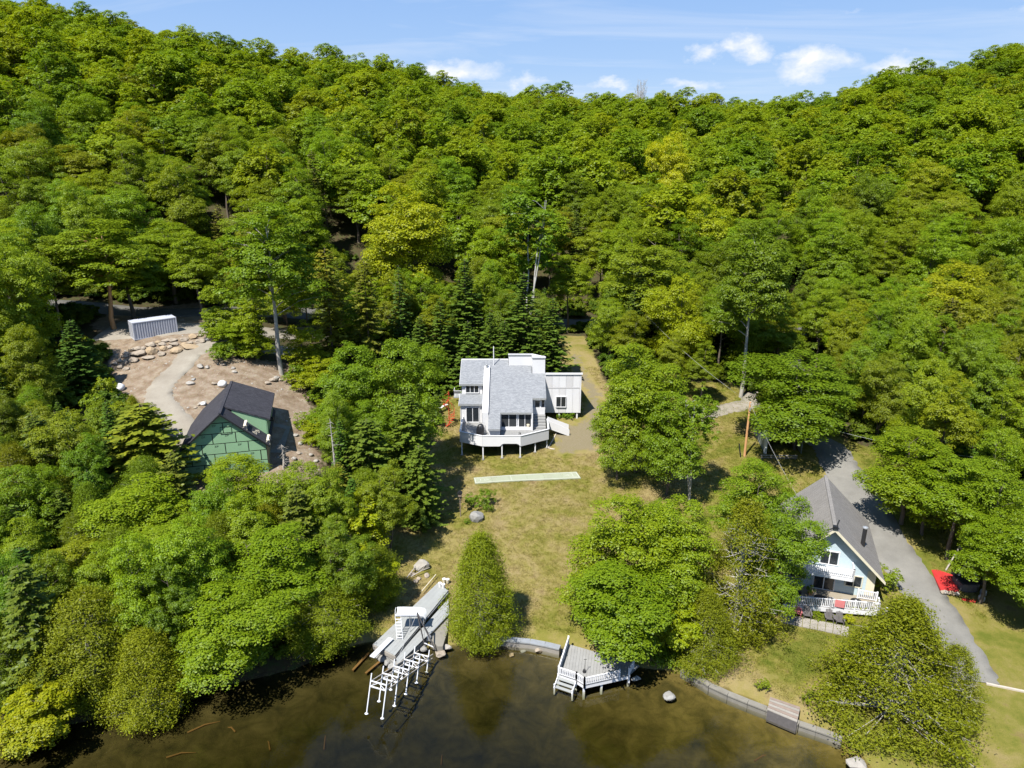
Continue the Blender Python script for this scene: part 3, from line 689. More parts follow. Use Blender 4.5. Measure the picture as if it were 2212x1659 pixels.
# ------------------------------------------------------------------ where the trees stand
# what the photograph shows uncovered: (polygon in view-scale pixels, distance behind which a tree cannot hide it)
CLEAR = [([(232,745),(268,690),(275,665),(440,650),(452,770),(440,800),(480,795),(580,812),(640,812),(664,900),(690,1010),(650,1060),(590,1000),(560,985),(440,985),(395,940),(370,880),(335,860),(240,835)], 112),
         ([(955,838),(978,830),(990,765),(1060,735),(1180,762),(1215,790),(1235,755),(1255,752),(1310,850),(1298,955),(1330,1000),(1425,1045),(1360,1080),(1268,1150),(1225,1300),(1228,1390),(1085,1392),(1000,1395),(862,1300),(852,1165),(905,1085),(985,1000),(992,905)], 112),
         ([(760,1440),(860,1330),(960,1240),(990,1400),(840,1560),(780,1550)], 60),
         ([(1525,885),(1605,862),(1640,830),(1655,960),(1640,1000),(1560,1000),(1520,960)], 110),
         ([(1635,925),(1730,930),(1760,1010),(1640,1000)], 95), ([(1770,950),(1830,960),(2140,1470),(2100,1480),(2000,1330),(1935,1240),(1880,1330),(1700,1320),(1760,1130),(1740,1060),(1770,1010)], 90),
         ([(2005,1215),(2090,1200),(2125,1310),(2030,1290)], 62), ([(1500,1490),(1640,1420),(1740,1345),(1830,1370),(1760,1480),(1745,1560)], 60),
         ([(1200,1410),(1270,1385),(1375,1450),(1370,1490),(1200,1500)], 56), ([(2125,1470),(2212,1490),(2212,1659),(2060,1659)], 60),
         ([(0,1640),(120,1590),(420,1545),(640,1465),(800,1420),(800,1659),(0,1659)], 60), ([(800,1420),(1085,1400),(1210,1410),(1380,1480),(1500,1490),(1820,1610),(1830,1659),(800,1659)], 60),
         ([(575,690),(600,690),(612,815),(590,815)], 97), ([(650,545),(750,545),(760,700),(640,715)], 104), ([(905,600),(1000,545),(1230,600),(1220,770),(905,770)], 107), ([(800,400),(960,400),(960,560),(820,560)], 126), ([(1095,470),(1180,470),(1180,600),(1095,600)], 130), ([(1440,600),(1520,600),(1530,700),(1440,700)], 112), ([(115,700),(195,700),(212,860),(108,860)], 86)]
def inpoly(x, y, P):
    c = False; n = len(P)
    for i in range(n):
        (ax, ay), (bx, by) = P[i], P[(i + 1) % n]
        if (ay > y) != (by > y) and x < (bx - ax) * (y - ay) / (by - ay) + ax: c = not c
    return c
CB = [(P, Yb, min(p[0] for p in P), max(p[0] for p in P), min(p[1] for p in P), max(p[1] for p in P)) for P, Yb in CLEAR]
def hides(x, y, z, H, W, base=.3):
    pts = [(0, H), (0, H * .6), (0, H * .3)] + [(W * .5 * math.cos(a) * .92, H * (base + (1 - base) * .5) + H * (1 - base) * .5 * math.sin(a)) for a in np.linspace(0, 6.28, 12)]
    for ox, oz in pts:
        u, v, d = proj((x + ox, y, z + oz)); u /= S; v /= S
        for P, Yb, x0, x1, y0, y1 in CB:
            if y < Yb and x0 < u < x1 and y0 < v < y1 and inpoly(u, v, P): return True
    return False
ROADL = spline([(-150,106),(-100,113),(-75,116.5),(-58,119),(-35,128.5),(-10,139),(20,141),(50,138),(85,130),(130,116),(200,95)], 8)
DRIVEL = spline([tuple(p)[:2] for p in gpl([(2120,1475),(2060,1375),(1985,1270),(1920,1180),(1862,1080),(1810,1000),(1790,965)])] + [(42,96),(47,110),(52,134)], 6)
def on_road(x, y, m=4.2):
    q = Vector((x, y, 0)); return any((q - p).length < m for p in ROADL) or any((q - p).length < m * .8 for p in DRIVEL)
FOOT = [(-8.5,11.5,86,108),(-40,-22,66,90),(24,44,54,78),(-65,-30,92,113),(27,36,84,96),(52,64,52,62),(8,15,104,135)]
def blocked(x, y, m=1.5):
    if y < np.interp(x, SX, SY) + .8: return True
    return any(a - m < x < b + m and c - m < y < d + m for a, b, c, d in FOOT)

# --- trees one can single out
by_top('dec', 205, 470, 106, 200, (1.0,1.02,.85), 'tall tree with bare lower trunk left of the container lot', var=2, bark='pole')
by_top('dec', 262, 520, 112.5, 170, (.85,.92,.85), 'tall tree with bare lower trunk behind the container', var=2)
by_top('dec', 355, 480, 124, 190, (.95,.98,.85), 'tall leafy tree directly behind the container across the road', var=0)
by_top('cedar', 1038, 1158, 55.6, 156, (1.0,1.02,.95), 'dense cone shaped cedar standing alone on the lawn edge beside the dock', var=0)
by_top('dec', 1340, 1066, 57.5, 215, G_LT, 'bright green broadleaf tree between the lawn and the lakeside deck', var=1)
by_top('dec', 1475, 1078, 57, 190, (1.08,1.1,.9), 'bright green broadleaf tree leaning toward the ragged cedar by the seawall', var=3)
by_top('dec', 1345, 1215, 52.6, 235, (.86,.96,.9), 'green broadleaf tree hanging over the lakeside deck', var=0)
by_top('small', 1470, 1290, 53.0, 130, (1.35,1.25,.8), 'yellow green young tree at the shore behind the lakeside deck')
by_top('ragged', 1618, 1085, 55.5, 190, (.95,.86,.9), 'tall ragged cedar with bare grey branches beside the seawall', var=1)
by_top('ragged', 1530, 1280, 52.5, 170, (.9,.86,.9), 'low ragged cedar by the shore left of the seawall lawn', var=0)
by_top('dec', 1640, 985, 64, 165, (.9,.98,.9), 'green broadleaf tree in front of the grey shelter', var=4)
by_top('dec', 1712, 1060, 57.6, 150, (.82,.95,.9), 'green broadleaf tree covering the left side of the chalet', var=1)
by_top('dec', 1390, 742, 84.5, 185, (1.0,1.02,.9), 'round green broadleaf tree right of the white house', var=0)
by_top('dec', 1345, 800, 82.5, 120, (.95,1.0,.9), 'narrow green broadleaf tree by the rutted drive near the white house', var=1)
by_top('dec', 1455, 845, 79, 150, (.84,.95,.9), 'broadleaf tree beside the birch at the side lawn', var=3)
by_top('birch', 1512, 830, 77, 105, (.85,.95,.95), 'pale trunked birch standing at the edge of the side lawn')
by_top('dec', 1745, 762, 89.5, 250, (.7,.8,.75), 'dark green broadleaf tree spreading over the grey shelter', var=3)
by_top('dec', 1640, 470, 107, 170, G_DK, 'tall broadleaf tree on a bare pale trunk behind the utility pole', var=2, bark='bark_pale')
by_top('dec', 1985, 925, 72, 205, (.98,1.0,.9), 'leafy tree right of the chalet roof beside the gravel driveway', var=1)
by_top('ragged', 1968, 1305, 45.8, 335, (.9,.84,.9), 'broad olive cedar with bare twigs at the right end of the seawall', var=0)
by_top('ragged', 2075, 1400, 45.0, 140, (.88,.82,.9), 'smaller olive cedar beside the broad cedar at the seawall end', var=1)
by_top('fir', 150, 688, 87, 120, (.62,.8,.95), 'dark fir standing left of the boulder wall')
by_top('fir', 2188, 895, 82, 120, (.75,.9,1.25), 'blue green spruce among broadleaf trees near the red platform')
by_top('dec', 570, 430, 95.5, 210, (.8,.92,.85), 'tall tree on a pale bare trunk above the dirt clearing', var=2, bark='bark_pale')
by_top('hem', 700, 530, 105, 135, (1.9,1.25,.9), 'rusty yellow hemlock above the dirt clearing')
by_top('hem', 785, 560, 106, 125, (1.35,1.0,.9), 'brownish hemlock next to the rusty yellow hemlock')
by_top('fir', 860, 570, 112, 85, (.7,.85,1.05), 'slim blue green fir behind the brownish hemlock')
for k, (a, b, Y, wd) in enumerate([(950,640,110,105),(1003,555,117,135),(1058,672,109,105),(1132,585,111,150),(1195,640,110,115),(1010,690,107.5,110),(905,680,108,100),(1090,690,108,110),(1165,720,108.5,95)]):
    by_top('fir', a, b, Y, wd, (.85,.95,.95), 'green fir in the dense row directly behind the white house', 'firs behind the white house')
by_top('birch', 1140, 380, 131, 150, (.72,.9,.95), 'tall birch with three white trunks rising behind the row of firs')
by_top('dec', 880, 395, 128, 190, G_YEL, 'large yellow green maple on the slope above the hemlocks', var=0)
by_top('dec', 1480, 590, 113, 130, (1.5,1.3,.8), 'yellow green maple right of the grassy drive', var=1)
by_top('dec', 1455, 285, 190, 92, (2.0,1.55,.7), 'bright yellow crowned maple high in the forest', var=3)
by_top('dec', 1530, 420, 150, 120, (1.55,1.35,.8), 'yellow green tree on the slope below the bright yellow maple', var=0)
by_top('dec', 2080, 560, 116, 190, (1.45,1.15,.8), 'yellowing tree on the right hand slope above the blue green spruce', var=1)
by_top('hem', 2060, 640, 104, 110, (1.25,.85,.8), 'brown hemlock on the slope below the yellowing tree')
by_top('hem', 672, 320, 150, 70, (1.1,.8,.9), 'brown conifer standing alone among the slope maples')
by_top('dec', 1400, 480, 128, 200, (.95,.92,.9), 'wide olive green tree with pale limbs behind the yellow green maple', var=4)
by_top('dec', 760, 735, 86, 160, (.78,.92,.85), 'leafy tree left of the white house behind the big hemlocks', var=1)
by_top('dec', 865, 728, 84, 165, (.85,.96,.88), 'leafy tree touching the firs beside the white house', var=3)
by_top('hem', 880, 850, 77, 175, (1.05,1.05,.9), 'big dark hemlock shading the left edge of the lawn', var=0)
by_top('hem', 790, 900, 74, 170, (1.0,1.0,.9), 'big hemlock next to the bare grey snag', var=1)
by_top('hem', 905, 960, 73.5, 130, (1.0,1.0,.9), 'smaller hemlock at the lawn edge below the big one', var=0)
by_top('small', 770, 1065, 65, 140, (1.55,1.35,.8), 'yellow green maple sapling left of the lawn')
by_top('small', 790, 1190, 60, 120, (1.5,1.3,.8), 'yellow green sapling just above the dock shore')
by_top('cedar', 808, 1185, 60, 100, (.8,.85,.9), 'dark cedar between the yellow sapling and the lawn boulder', var=1)
by_top('cedar', 690, 1275, 54.5, 170, (.85,.88,.9), 'cedar leaning over the water left of the dock', var=1)
by_top('dec', 505, 985, 66, 175, G_LT, 'bright broadleaf tree standing in front of the green sheathed gable', var=1)
by_top('dec', 650, 1000, 65, 150, (1.0,1.02,.9), 'broadleaf tree right of the one before the green gable', var=3)
by_top('hem', 300, 870, 71, 250, (1.7,1.35,.9), 'yellowish hemlock with flat layered boughs left of the unfinished house', var=1)
by_top('dec', 290, 1040, 60, 210, (1.1,1.12,.95), 'light green maple in the lakeside wood left of the green gable', var=0)
by_top('dec', 345, 1130, 55, 170, (1.05,1.08,.95), 'light green maple with a pale trunk near the shore boulders', var=2)
by_top('dec', 570, 1140, 56, 220, (.88,.98,.88), 'wide green tree in the middle of the lakeside wood', var=4)
by_top('dec', 480, 1270, 50.5, 240, (.95,1.02,.88), 'green tree spreading low over the water beside the shore boulders', var=3)
by_top('small', 60, 1490, 43, 170, (1.5,1.2,.8), 'yellow green tree hanging over the left end of the shore')
by_top('cedar', 170, 1290, 48, 210, (.95,.9,.9), 'olive cedar on the shore left of the shore boulders', var=1)
by_top('cedar', 300, 1370, 47, 190, (1.05,.98,.9), 'olive cedar hanging over the water beside the shore boulders', var=0)
by_top('fir', 40, 1180, 52, 170, (.6,.8,.9), 'dark fir at the left edge of the lakeside wood')
for a, b, Y, lab in ((712, 905, 72, 'bare grey dead spruce left of the big hemlocks'), (610, 985, 75.5, 'bare grey dead trunk beside the pale rubble')):
    p = pY(a * S, b * S, Y); o = thing('dead_tree', lab, 'dead tree', (p.x, Y, gz(p.x, Y))); t = bpy.data.objects.new('trunk', DEAD); link(t); t.parent = o
    o.scale = (1, 1, max(3, p.z - gz(p.x, Y)) / 11); TREE_POS.append((p.x, Y, 1.5))
p = pY(1385 * S, 170 * S, 335)
o = thing('dead_tree', 'bare leafless tree poking above the far skyline', 'dead tree', (p.x, 335, gz(p.x, 335))); t = bpy.data.objects.new('branches', BARE); link(t); t.parent = o
o.scale = (1.3, 1.3, max(8, p.z - gz(p.x, 335)) / 17)

for a, b, Y, wd in ((2095,985,66,190),(2180,1020,62,170),(2160,1120,59.5,150),(2275,1190,55,150),(2030,960,70,120),(2290,1100,56,200)):
    by_top('dec', a, b, Y, wd, (.9,.98,.85), 'leafy tree shading the grass behind the red platform', 'trees behind the red platform')
# --- the woods: individual trees as far as they show large
rgw = random.Random(77)
def pick(table):
    u = rgw.random() * sum(w_ for w_, *_ in table); s = 0
    for row in table:
        s += row[0]
        if u <= s: return row[1:]
def wood(n, xr, yr, table, sep, labels, group, tries=9, hscale=1.0, cond=None):
    made = 0
    for _ in range(n * tries):
        if made >= n: break
        x, y = rgw.uniform(*xr), rgw.uniform(*yr)
        if abs(x) > .72 * y * 1.06 + 9 or blocked(x, y) or on_road(x, y) or (cond and not cond(x, y)): continue
        kind, h0, h1, w0, w1, cols = pick(table); H = rgw.uniform(h0, h1) * hscale; W = rgw.uniform(w0, w1)
        if any((x - a) ** 2 + (y - b) ** 2 < (sep * (W + c) * .5) ** 2 for a, b, c in TREE_POS): continue
        z = gz(x, y); ok = False
        for sc in (1, .8, .6, .45):
            if not hides(x, y, z, H * sc, W * max(sc, .6)): ok = True; break
        if not ok: continue
        col = rgw.choice(cols); col = tuple(c * rgw.uniform(.88, 1.1) for c in col)
        k = 'small' if kind == 'dec' and H * sc < 8 else kind
        r_, g_, b_ = col; tone = ('yellow green' if r_ > 1.13 else 'olive green' if r_ > g_ * 1.04 else 'light green' if g_ > 1.06 else 'dark green' if g_ < .86 else 'mid green')
        lab = labels[k if k in labels else kind]
        plant(k, x, y, H * sc, W * max(sc, .6), col, tone + ' ' + lab, '%s, %s %ss' % (group, tone, NAMES[k][0].replace('_', ' '))); made += 1
    return made
DEC = [G_MID, G_MID, G_DK, G_LT, G_LT, G_OL, (.8,.9,.85), (1.22,1.12,.85), (.92,.98,.9), (1.0,1.0,.9)]
LW = [(5, 'dec', 9, 13, 4.6, 6.6, DEC), (2, 'cedar', 6, 10, 3.4, 5, [(.9,.9,.9), (1.1,1.0,.9), (.75,.85,.9)]), (2, 'hem', 8, 13, 5, 6.5, [(1,1,.9), (1.3,1.1,.9)]), (1, 'fir', 7, 11, 3.6, 4.6, [(.8,.95,.95)])]
n1 = wood(120, (-62,-13), (43,80), LW, .46, {'dec': 'leafy tree in the dense lakeside wood below the unfinished house', 'small': 'small leafy tree in the dense lakeside wood below the unfinished house', 'cedar': 'cedar in the dense lakeside wood below the unfinished house',
     'hem': 'hemlock in the dense lakeside wood below the unfinished house', 'fir': 'fir in the dense lakeside wood below the unfinished house'}, 'lakeside wood')
BKT = [(8, 'dec', 14, 19, 8.0, 11, DEC), (.7, 'hem', 12, 16, 5, 7, [(.95,.95,.9), (1.3,1.0,.9)]), (.5, 'fir', 10, 14, 4, 5, [(.85,.95,1)])]
n2 = wood(46, (-100,-42), (82,124), BKT, .5, {'dec': 'tall leafy tree in the wood around the container lot', 'small': 'small leafy tree in the wood around the container lot', 'hem': 'hemlock in the wood around the container lot', 'fir': 'fir in the wood around the container lot'}, 'container lot wood')
n3 = wood(85, (16,100), (44,134), [(8, 'dec', 11, 16, 6, 8.5, DEC), (1, 'hem', 9, 13, 5, 6.5, [(1,1,.9)]), (.5, 'fir', 9, 12, 4, 5, [(.8,.95,1)])], .47,
     {'dec': 'leafy tree in the wood behind the chalet and gravel driveway', 'small': 'small leafy tree in the wood behind the chalet and gravel driveway', 'hem': 'hemlock in the wood behind the chalet and gravel driveway', 'fir': 'fir in the wood behind the chalet and gravel driveway'}, 'chalet wood',
     cond=lambda x, y: (y > 66 or x > 60) and not (18 < x < 40 and y < 110))
wood(16, (-105,-42), (120,129), [(1, 'small', 6, 9, 4.5, 6.5, DEC)], .4, {'small': 'low leafy tree on the bank behind the paved road above the container'}, 'road bank trees')
n4 = wood(40, (-45,60), (104,136), [(6, 'dec', 11, 16, 6, 8.5, DEC), (1, 'fir', 9, 13, 4, 5, [(.85,.95,1)])], .52,
     {'dec': 'leafy tree in the strip of wood in front of the paved road', 'small': 'small leafy tree in the strip of wood in front of the paved road', 'fir': 'fir in the strip of wood in front of the paved road'}, 'roadside strip')
n5 = wood(130, (-140,140), (122,178), [(9, 'dec', 15, 20, 9.5, 13, DEC), (.5, 'hem', 13, 17, 5, 7, [(1,.95,.9), (1.25,1.0,.9)]), (.3, 'fir', 11, 15, 4, 5, [(.85,.95,1)])], .5,
     {'dec': 'tall leafy tree on the forested slope just behind the paved road', 'small': 'small leafy tree on the forested slope just behind the paved road', 'hem': 'hemlock on the forested slope just behind the paved road', 'fir': 'fir on the forested slope just behind the paved road'}, 'lower slope forest')
print('TREES', n1, n2, n3, n4, n5)
for a, b, Y, wd, c_ in ((478,600,100.5,85,(1.05,1.05,.85)),(530,640,99.5,90,(1.25,1.2,.85)),(500,690,98,95,(.95,1.0,.85)),(548,705,97.5,80,(1.2,1.15,.85)),(455,660,101,60,(1.0,1.05,.85)),(648,690,97.5,105,(1.35,1.15,.8)),(685,770,94,105,(1.25,1.1,.8)),(720,850,88,90,(1.1,1.05,.85)),(690,900,83,80,(1.3,1.15,.8))):
    by_top('small', a, b, Y, wd, c_, 'bushy sapling growing between the dirt clearing and the hemlocks', 'saplings beside the dirt clearing')
# undergrowth shrubs along the edges of the clearings
SHR = [(470,780),(500,770),(540,775),(455,740),(490,730),(650,780),(690,800),(640,830),(680,870),(665,930),(230,870),(205,900),(260,905),(690,960),(720,1000)]
for a, b in dpx(SHR):
    q = gp(a, b); plant('shrub', q.x, q.y, rgw.uniform(1.6, 3.2), rgw.uniform(2.4, 3.8), rgw.choice([(1.0,1.05,.8), (1.3,1.2,.8), (.8,.9,.8)]), 'leafy shrub at the edge of the bare dirt clearing', 'shrubs edging the dirt clearing')

# --- the far hillside: one mass
rgf = np.random.default_rng(9)
FARP = [broadleaf(201, 16, 4.6, 200, 80, .34, base=.2, flat=.65), broadleaf(203, 17, 4.5, 200, 80, .34, base=.2, flat=.75), broadleaf(207, 15, 5.0, 210, 76, .35, base=.22, flat=.55), broadleaf(211, 18, 4.2, 190, 80, .33, base=.2, flat=.7), conifer(213, 14, 2.6, dz=.8, nb=6, spray=.9, w_=.2, mats=('needle_far', 'bark'))]
fcol = bpy.data.collections.new('forest_tree_kinds')
for i, (cr, tr, H0, R0) in enumerate(FARP):
    if i < 4: cr.materials.clear(); cr.materials.append(M['leaf_far'])
    bm = bmesh.new(); bm.from_mesh(cr); nf = len(bm.faces); bm.from_mesh(tr); bm.faces.ensure_lookup_table()
    for f in bm.faces[nf:]: f.material_index = 1
    me = bpy.data.meshes.new('forest_tree'); bm.to_mesh(me); bm.free(); me.materials.append(cr.materials[0]); me.materials.append(M['bark'])
    ob = bpy.data.objects.new('forest_tree_%d' % i, me); fcol.objects.link(ob)
pts, pid, prot, psc = [], [], [], []
cell = {}
def far_ok(x, y, r):
    k = (int(x // 8), int(y // 8))
    for i in (-1, 0, 1):
        for j in (-1, 0, 1):
            for a, b in cell.get((k[0] + i, k[1] + j), ()):
                if (a - x) ** 2 + (b - y) ** 2 < r * r: return False
    return True
for a, b, c in TREE_POS: cell.setdefault((int(a // 8), int(b // 8)), []).append((a, b))
for _ in range(34000):
    y = rgf.uniform(130, 430); x = rgf.uniform(-1, 1) * (.80 * y + 25)
    if y < 178 and (abs(x) < 150) and y < 150: continue
    sp = 7.2 if y < 290 else 5.8
    if not far_ok(x, y, sp) or on_road(x, y, 6): continue
    cell.setdefault((int(x // 8), int(y // 8)), []).append((x, y)); pts.append((x, y))
# wooded shore beyond the frame's sides
for _ in range(1500):
    sd = rgf.choice([-1, 1]); y = rgf.uniform(40, 150); x = sd * rgf.uniform(.80 * y + 22, 190)
    if far_ok(x, y, 5.6) and not on_road(x, y, 5) and y > np.interp(x, SX, SY) + 2: cell.setdefault((int(x // 8), int(y // 8)), []).append((x, y)); pts.append((x, y))
P = np.array(pts); Z = terrain(P[:, 0], P[:, 1]) - .2
fid = rgf.choice(5, len(P), p=[.26, .25, .24, .21, .04]).astype(np.int32)
fme = bpy.data.meshes.new('forest'); fme.vertices.add(len(P)); fme.vertices.foreach_set('co', np.column_stack([P, Z]).astype(np.float32).ravel())
for nm, typ, dat in (('kind_id', 'INT', fid), ('turn', 'FLOAT', rgf.uniform(0, 6.283, len(P)).astype(np.float32)), ('size', 'FLOAT', np.clip(rgf.normal(1.0, .13, len(P)), .7, 1.3).astype(np.float32))):
    at = fme.attributes.new(nm, typ, 'POINT'); at.data.foreach_set('value', dat)
fob = tag(link(bpy.data.objects.new('forest', fme)), 'dense green broadleaf forest covering the far hillside', kind='stuff')
ng = bpy.data.node_groups.new('forest_scatter', 'GeometryNodeTree')
ng.interface.new_socket('Geometry', in_out='INPUT', socket_type='NodeSocketGeometry'); ng.interface.new_socket('Geometry', in_out='OUTPUT', socket_type='NodeSocketGeometry')
g = NT(ng); gi = g.n('NodeGroupInput'); go = g.n('NodeGroupOutput')
ci = g.n('GeometryNodeCollectionInfo', transform_space='ORIGINAL', ins={'Separate Children': True, 'Reset Children': True}); ci.inputs[0].default_value = fcol
def attr(nm, typ): return g.n('GeometryNodeInputNamedAttribute', data_type=typ, ins={0: nm}).outputs[0]
cx = g.n('ShaderNodeCombineXYZ', ins={2: attr('turn', 'FLOAT')})
szs = attr('size', 'FLOAT')
SCV = g.n('ShaderNodeVectorMath', operation='SCALE', ins={0: (1.34, 1.34, 1.1), 3: szs}); sz = SCV.outputs[0]
iop = g.n('GeometryNodeInstanceOnPoints', ins={'Points': gi.outputs[0], 'Instance': ci.outputs[0], 'Pick Instance': True, 'Instance Index': attr('kind_id', 'INT'), 'Scale': sz})
g.l(cx.outputs[0], iop.inputs['Rotation'])
g.l(iop.outputs[0], go.inputs[0])
md = fob.modifiers.new('scatter', 'NODES'); md.node_group = ng
print('FOREST', len(P))
# ------------------------------------------------------------------ the white house
def rows(mb_fn, n):
    for i in range(n): mb_fn(i)
H0 = Vector((0, 96, 4.6))
HS = thing('white_house', 'white contemporary house with stepped grey shingle roof and a raised front deck', 'house', H0)
def hb(name, mat, fn, parent=None, **k):
    mb = MB(); fn(mb); return mb.build(name, mat, parent or HS, world=True, **k)
SL = .45
rz_ = lambda x, y: 7.5 + SL * (y - 89.5)             # the big roof plane
# roofs (plan polygons counter-clockwise)
main_poly = [(-4.1,90.2),(-3.25,90.2),(-3.25,89.5),(-1.6,89.5),(-1.6,92.4),(2.9,92.4),(2.9,95.05),(4.85,95.05),(4.85,99.9),(3.0,99.9),(3.0,101.5),(-.5,101.5),(-.5,102.8),(-4.1,102.8)]
def roof_faces(mb, poly, zf, th):
    mb.prism(poly, lambda x, y: zf(x, y) - th, zf)
main_roof = hb('roof', M['shingle_grey'], lambda m: roof_faces(m, [(-3.25,89.5),(-1.6,89.5),(-1.6,102.8),(-3.25,102.8)], rz_, .18) or roof_faces(m, [(-1.6,92.4),(2.9,92.4),(2.9,101.55),(-.55,101.55),(-.55,102.8),(-1.6,102.8)], rz_, .18) or roof_faces(m, [(2.9,95.05),(4.85,95.05),(4.85,99.9),(2.9,99.9)], rz_, .18))
hb('roof', M['shingle_grey'], lambda m: roof_faces(m, [(-4.11,100.92),(-3.26,100.92),(-3.26,102.8),(-4.11,102.8)], lambda x, y: rz_(x, y) - .01, .18))
upl = hb('roof', M['shingle_grey'], lambda m: roof_faces(m, [(-7.55,97.8),(-4.12,97.8),(-4.12,102.8),(-7.55,102.8)], lambda x, y: rz_(x, y) - .03, .18))
hb('pent_roof', M['shingle_grey'], lambda m: roof_faces(m, [(-7.55,95.2),(-4.12,95.2),(-4.12,98.1),(-7.55,98.1)], lambda x, y: 9.05 + .19 * (y - 95.2), .15))
hb('back_roof', M['shingle_grey'], lambda m: roof_faces(m, [(-7.55,102.82),(4.85,102.82),(4.85,108),(-7.55,108)], lambda x, y: 13.47 - SL * (y - 102.82), .18))
hb('ridge_cap', M['white_trim'], lambda m: m.box(-7.6,-.56,102.74,102.9,13.4,13.56))
# eave fascias
def fascia(m, x0, x1, y, z): m.box(x0, x1, y - .035, y - .003, z - .26, z + .02)
hb('fascia', M['alu_grey'], lambda m: (fascia(m,-3.25,-1.6,89.5,7.5), fascia(m,-1.58,2.9,92.4,rz_(0,92.4)), fascia(m,2.92,4.85,95.05,rz_(0,95.05)), fascia(m,-7.55,-4.12,97.8,rz_(0,97.8)-.03), fascia(m,-7.55,-4.12,95.2,9.05)))
hb('rake_board', M['white_trim'], lambda m: (m.extr([(-7.6,97.7,rz_(0,97.7)-.3),(-7.6,102.8,rz_(0,102.8)-.3),(-7.6,102.8,rz_(0,102.8)+.03),(-7.6,97.7,rz_(0,97.7)+.03)], (.045,0,0)), m.extr([(-7.6,95.1,8.78),(-7.6,98.1,9.35),(-7.6,98.1,9.66),(-7.6,95.1,9.09)], (.045,0,0))))
# walls
ZD = 6.15                                             # deck floor
def wallp(m, prof, x0, x1): m.extr([(x0, y, z) for y, z in prof], (x1 - x0, 0, 0))
hb('wall', M['white'], lambda m: (wallp(m, [(95.5,5.2),(107.4,5.9),(107.4,10.9),(102.8,13.1),(98.12,rz_(0,98.12)-.3),(98.12,9.3),(95.5,8.86)], -7.3, -4.3)))
hb('wall', M['white'], lambda m: (wallp(m, [(89.9,6.0),(107.4,6.0),(107.4,10.8),(102.8,13.1),(89.9,7.4)], -3.2, -1.66), wallp(m, [(92.9,6.05),(107.4,6.05),(107.4,10.8),(102.6,13.0),(92.9,8.8)], -1.66, 2.84), wallp(m, [(95.7,7.38),(107.4,7.3),(107.4,10.8),(101,12.3),(95.7,10.05)], 2.84, 4.75)))
# upper clerestory box
hb('upper_wall', M['white'], lambda m: (m.prism([(-.5,101.55),(3.0,101.55),(3.0,99.9),(4.85,99.9),(4.85,104.5),(-.5,104.5)], 11.5, lambda x, y: 14.55 - .4 * max(0, y - 101.5)))) 
hb('parapet_cap', M['white_trim'], lambda m: m.prism([(-.58,101.45),(2.92,101.45),(2.92,99.8),(4.93,99.8),(4.93,104.6),(-.58,104.6)], lambda x, y: 14.56 - .4 * max(0, y - 101.5), lambda x, y: 14.78 - .4 * max(0, y - 101.5)))
hb('flashing', M['alu_grey'], lambda m: m.prism([(-.53,101.5),(2.97,101.5),(2.97,99.85),(4.88,99.85),(4.88,104.55),(-.53,104.55)], lambda x, y: 14.36 - .4 * max(0, y - 101.5), lambda x, y: 14.44 - .4 * max(0, y - 101.5)))
# chimney chase and flue
chase = hb('chimney_chase', M['white'], lambda m: wallp(m, [(91.9,6.05),(100.9,6.05),(100.9,rz_(0,100.9)+.42),(91.9,rz_(0,91.9)+.42)], -4.1, -3.27))
hb('flue', M['alu_grey'], lambda m: m.lathe([(.14,0),(.14,.5),(.2,.52),(.2,.62),(.15,.66)], (-3.7,100.5,12.75), 12), chase)
hb('vent_mast', M['white_trim'], lambda m: m.tube([(-2.72,101.6,rz_(0,101.6)-.1),(-2.72,101.6,rz_(0,101.6)+2.9)], .065, 8))
# annex
AX0, AX1, AY, AZ0, AZ1 = 4.86, 10.1, 99.0, 6.35, 12.4
hb('annex_wall', M['white'], lambda m: wallp(m, [(AY+.05,AZ0),(106.5,AZ0),(106.5,9.45),(AY+.05,AZ1)], AX0, AX1))
hb('annex_roof', M['shingle_grey'], lambda m: roof_faces(m, [(AX0,AY-.1),(AX1+.15,AY-.1),(AX1+.15,106.8),(AX0,106.8)], lambda x, y: AZ1 + .1 - .38 * (y - AY), .1))
hb('annex_cap', M['white_trim'], lambda m: m.box(AX0, AX1 + .2, AY - .16, AY - .02, AZ1 - .1, AZ1 + .16))
hb('corner_board', M['white_trim'], lambda m: m.box(AX1 - .12, AX1 + .04, AY - .03, AY + .1, AZ0, AZ1 - .1))
hb('belt_trim', M['panelA'], lambda m: m.box(AX0, AX1 - .12, AY - .045, AY - .012, 10.18, 10.32))
pw = (AX1 - .14 - AX0) / 5
for r_, (za, zb) in enumerate(((AZ0, 10.17), (10.33, AZ1 - .12))):
    for i in range(5):
        xa = AX0 + i * pw + .012; xb = xa + pw - .03
        mat = M['panelA'] if (r_, i) in ((0,2),(1,0),(1,3)) else M['white']
        if r_ == 0 and i == 2 or r_ == 0 and i == 1:
            pass
        hb('siding_panel', mat, lambda m: m.box(xa, xb, AY - .012, AY + .045, za + .01, zb - .01))
for px_ in (7.0, 9.65): hb('annex_post', M['white_trim'], lambda m: m.box(px_-.11, px_+.11, AY+.1, AY+.32, gz(px_, AY) - .2, AZ0))
hb('crawl_shade_panel', M['dark'], lambda m: m.box(AX0, AX1 - .2, 103, 103.2, 5.3, AZ0))  # near-black panel painting in the shade beneath the annex
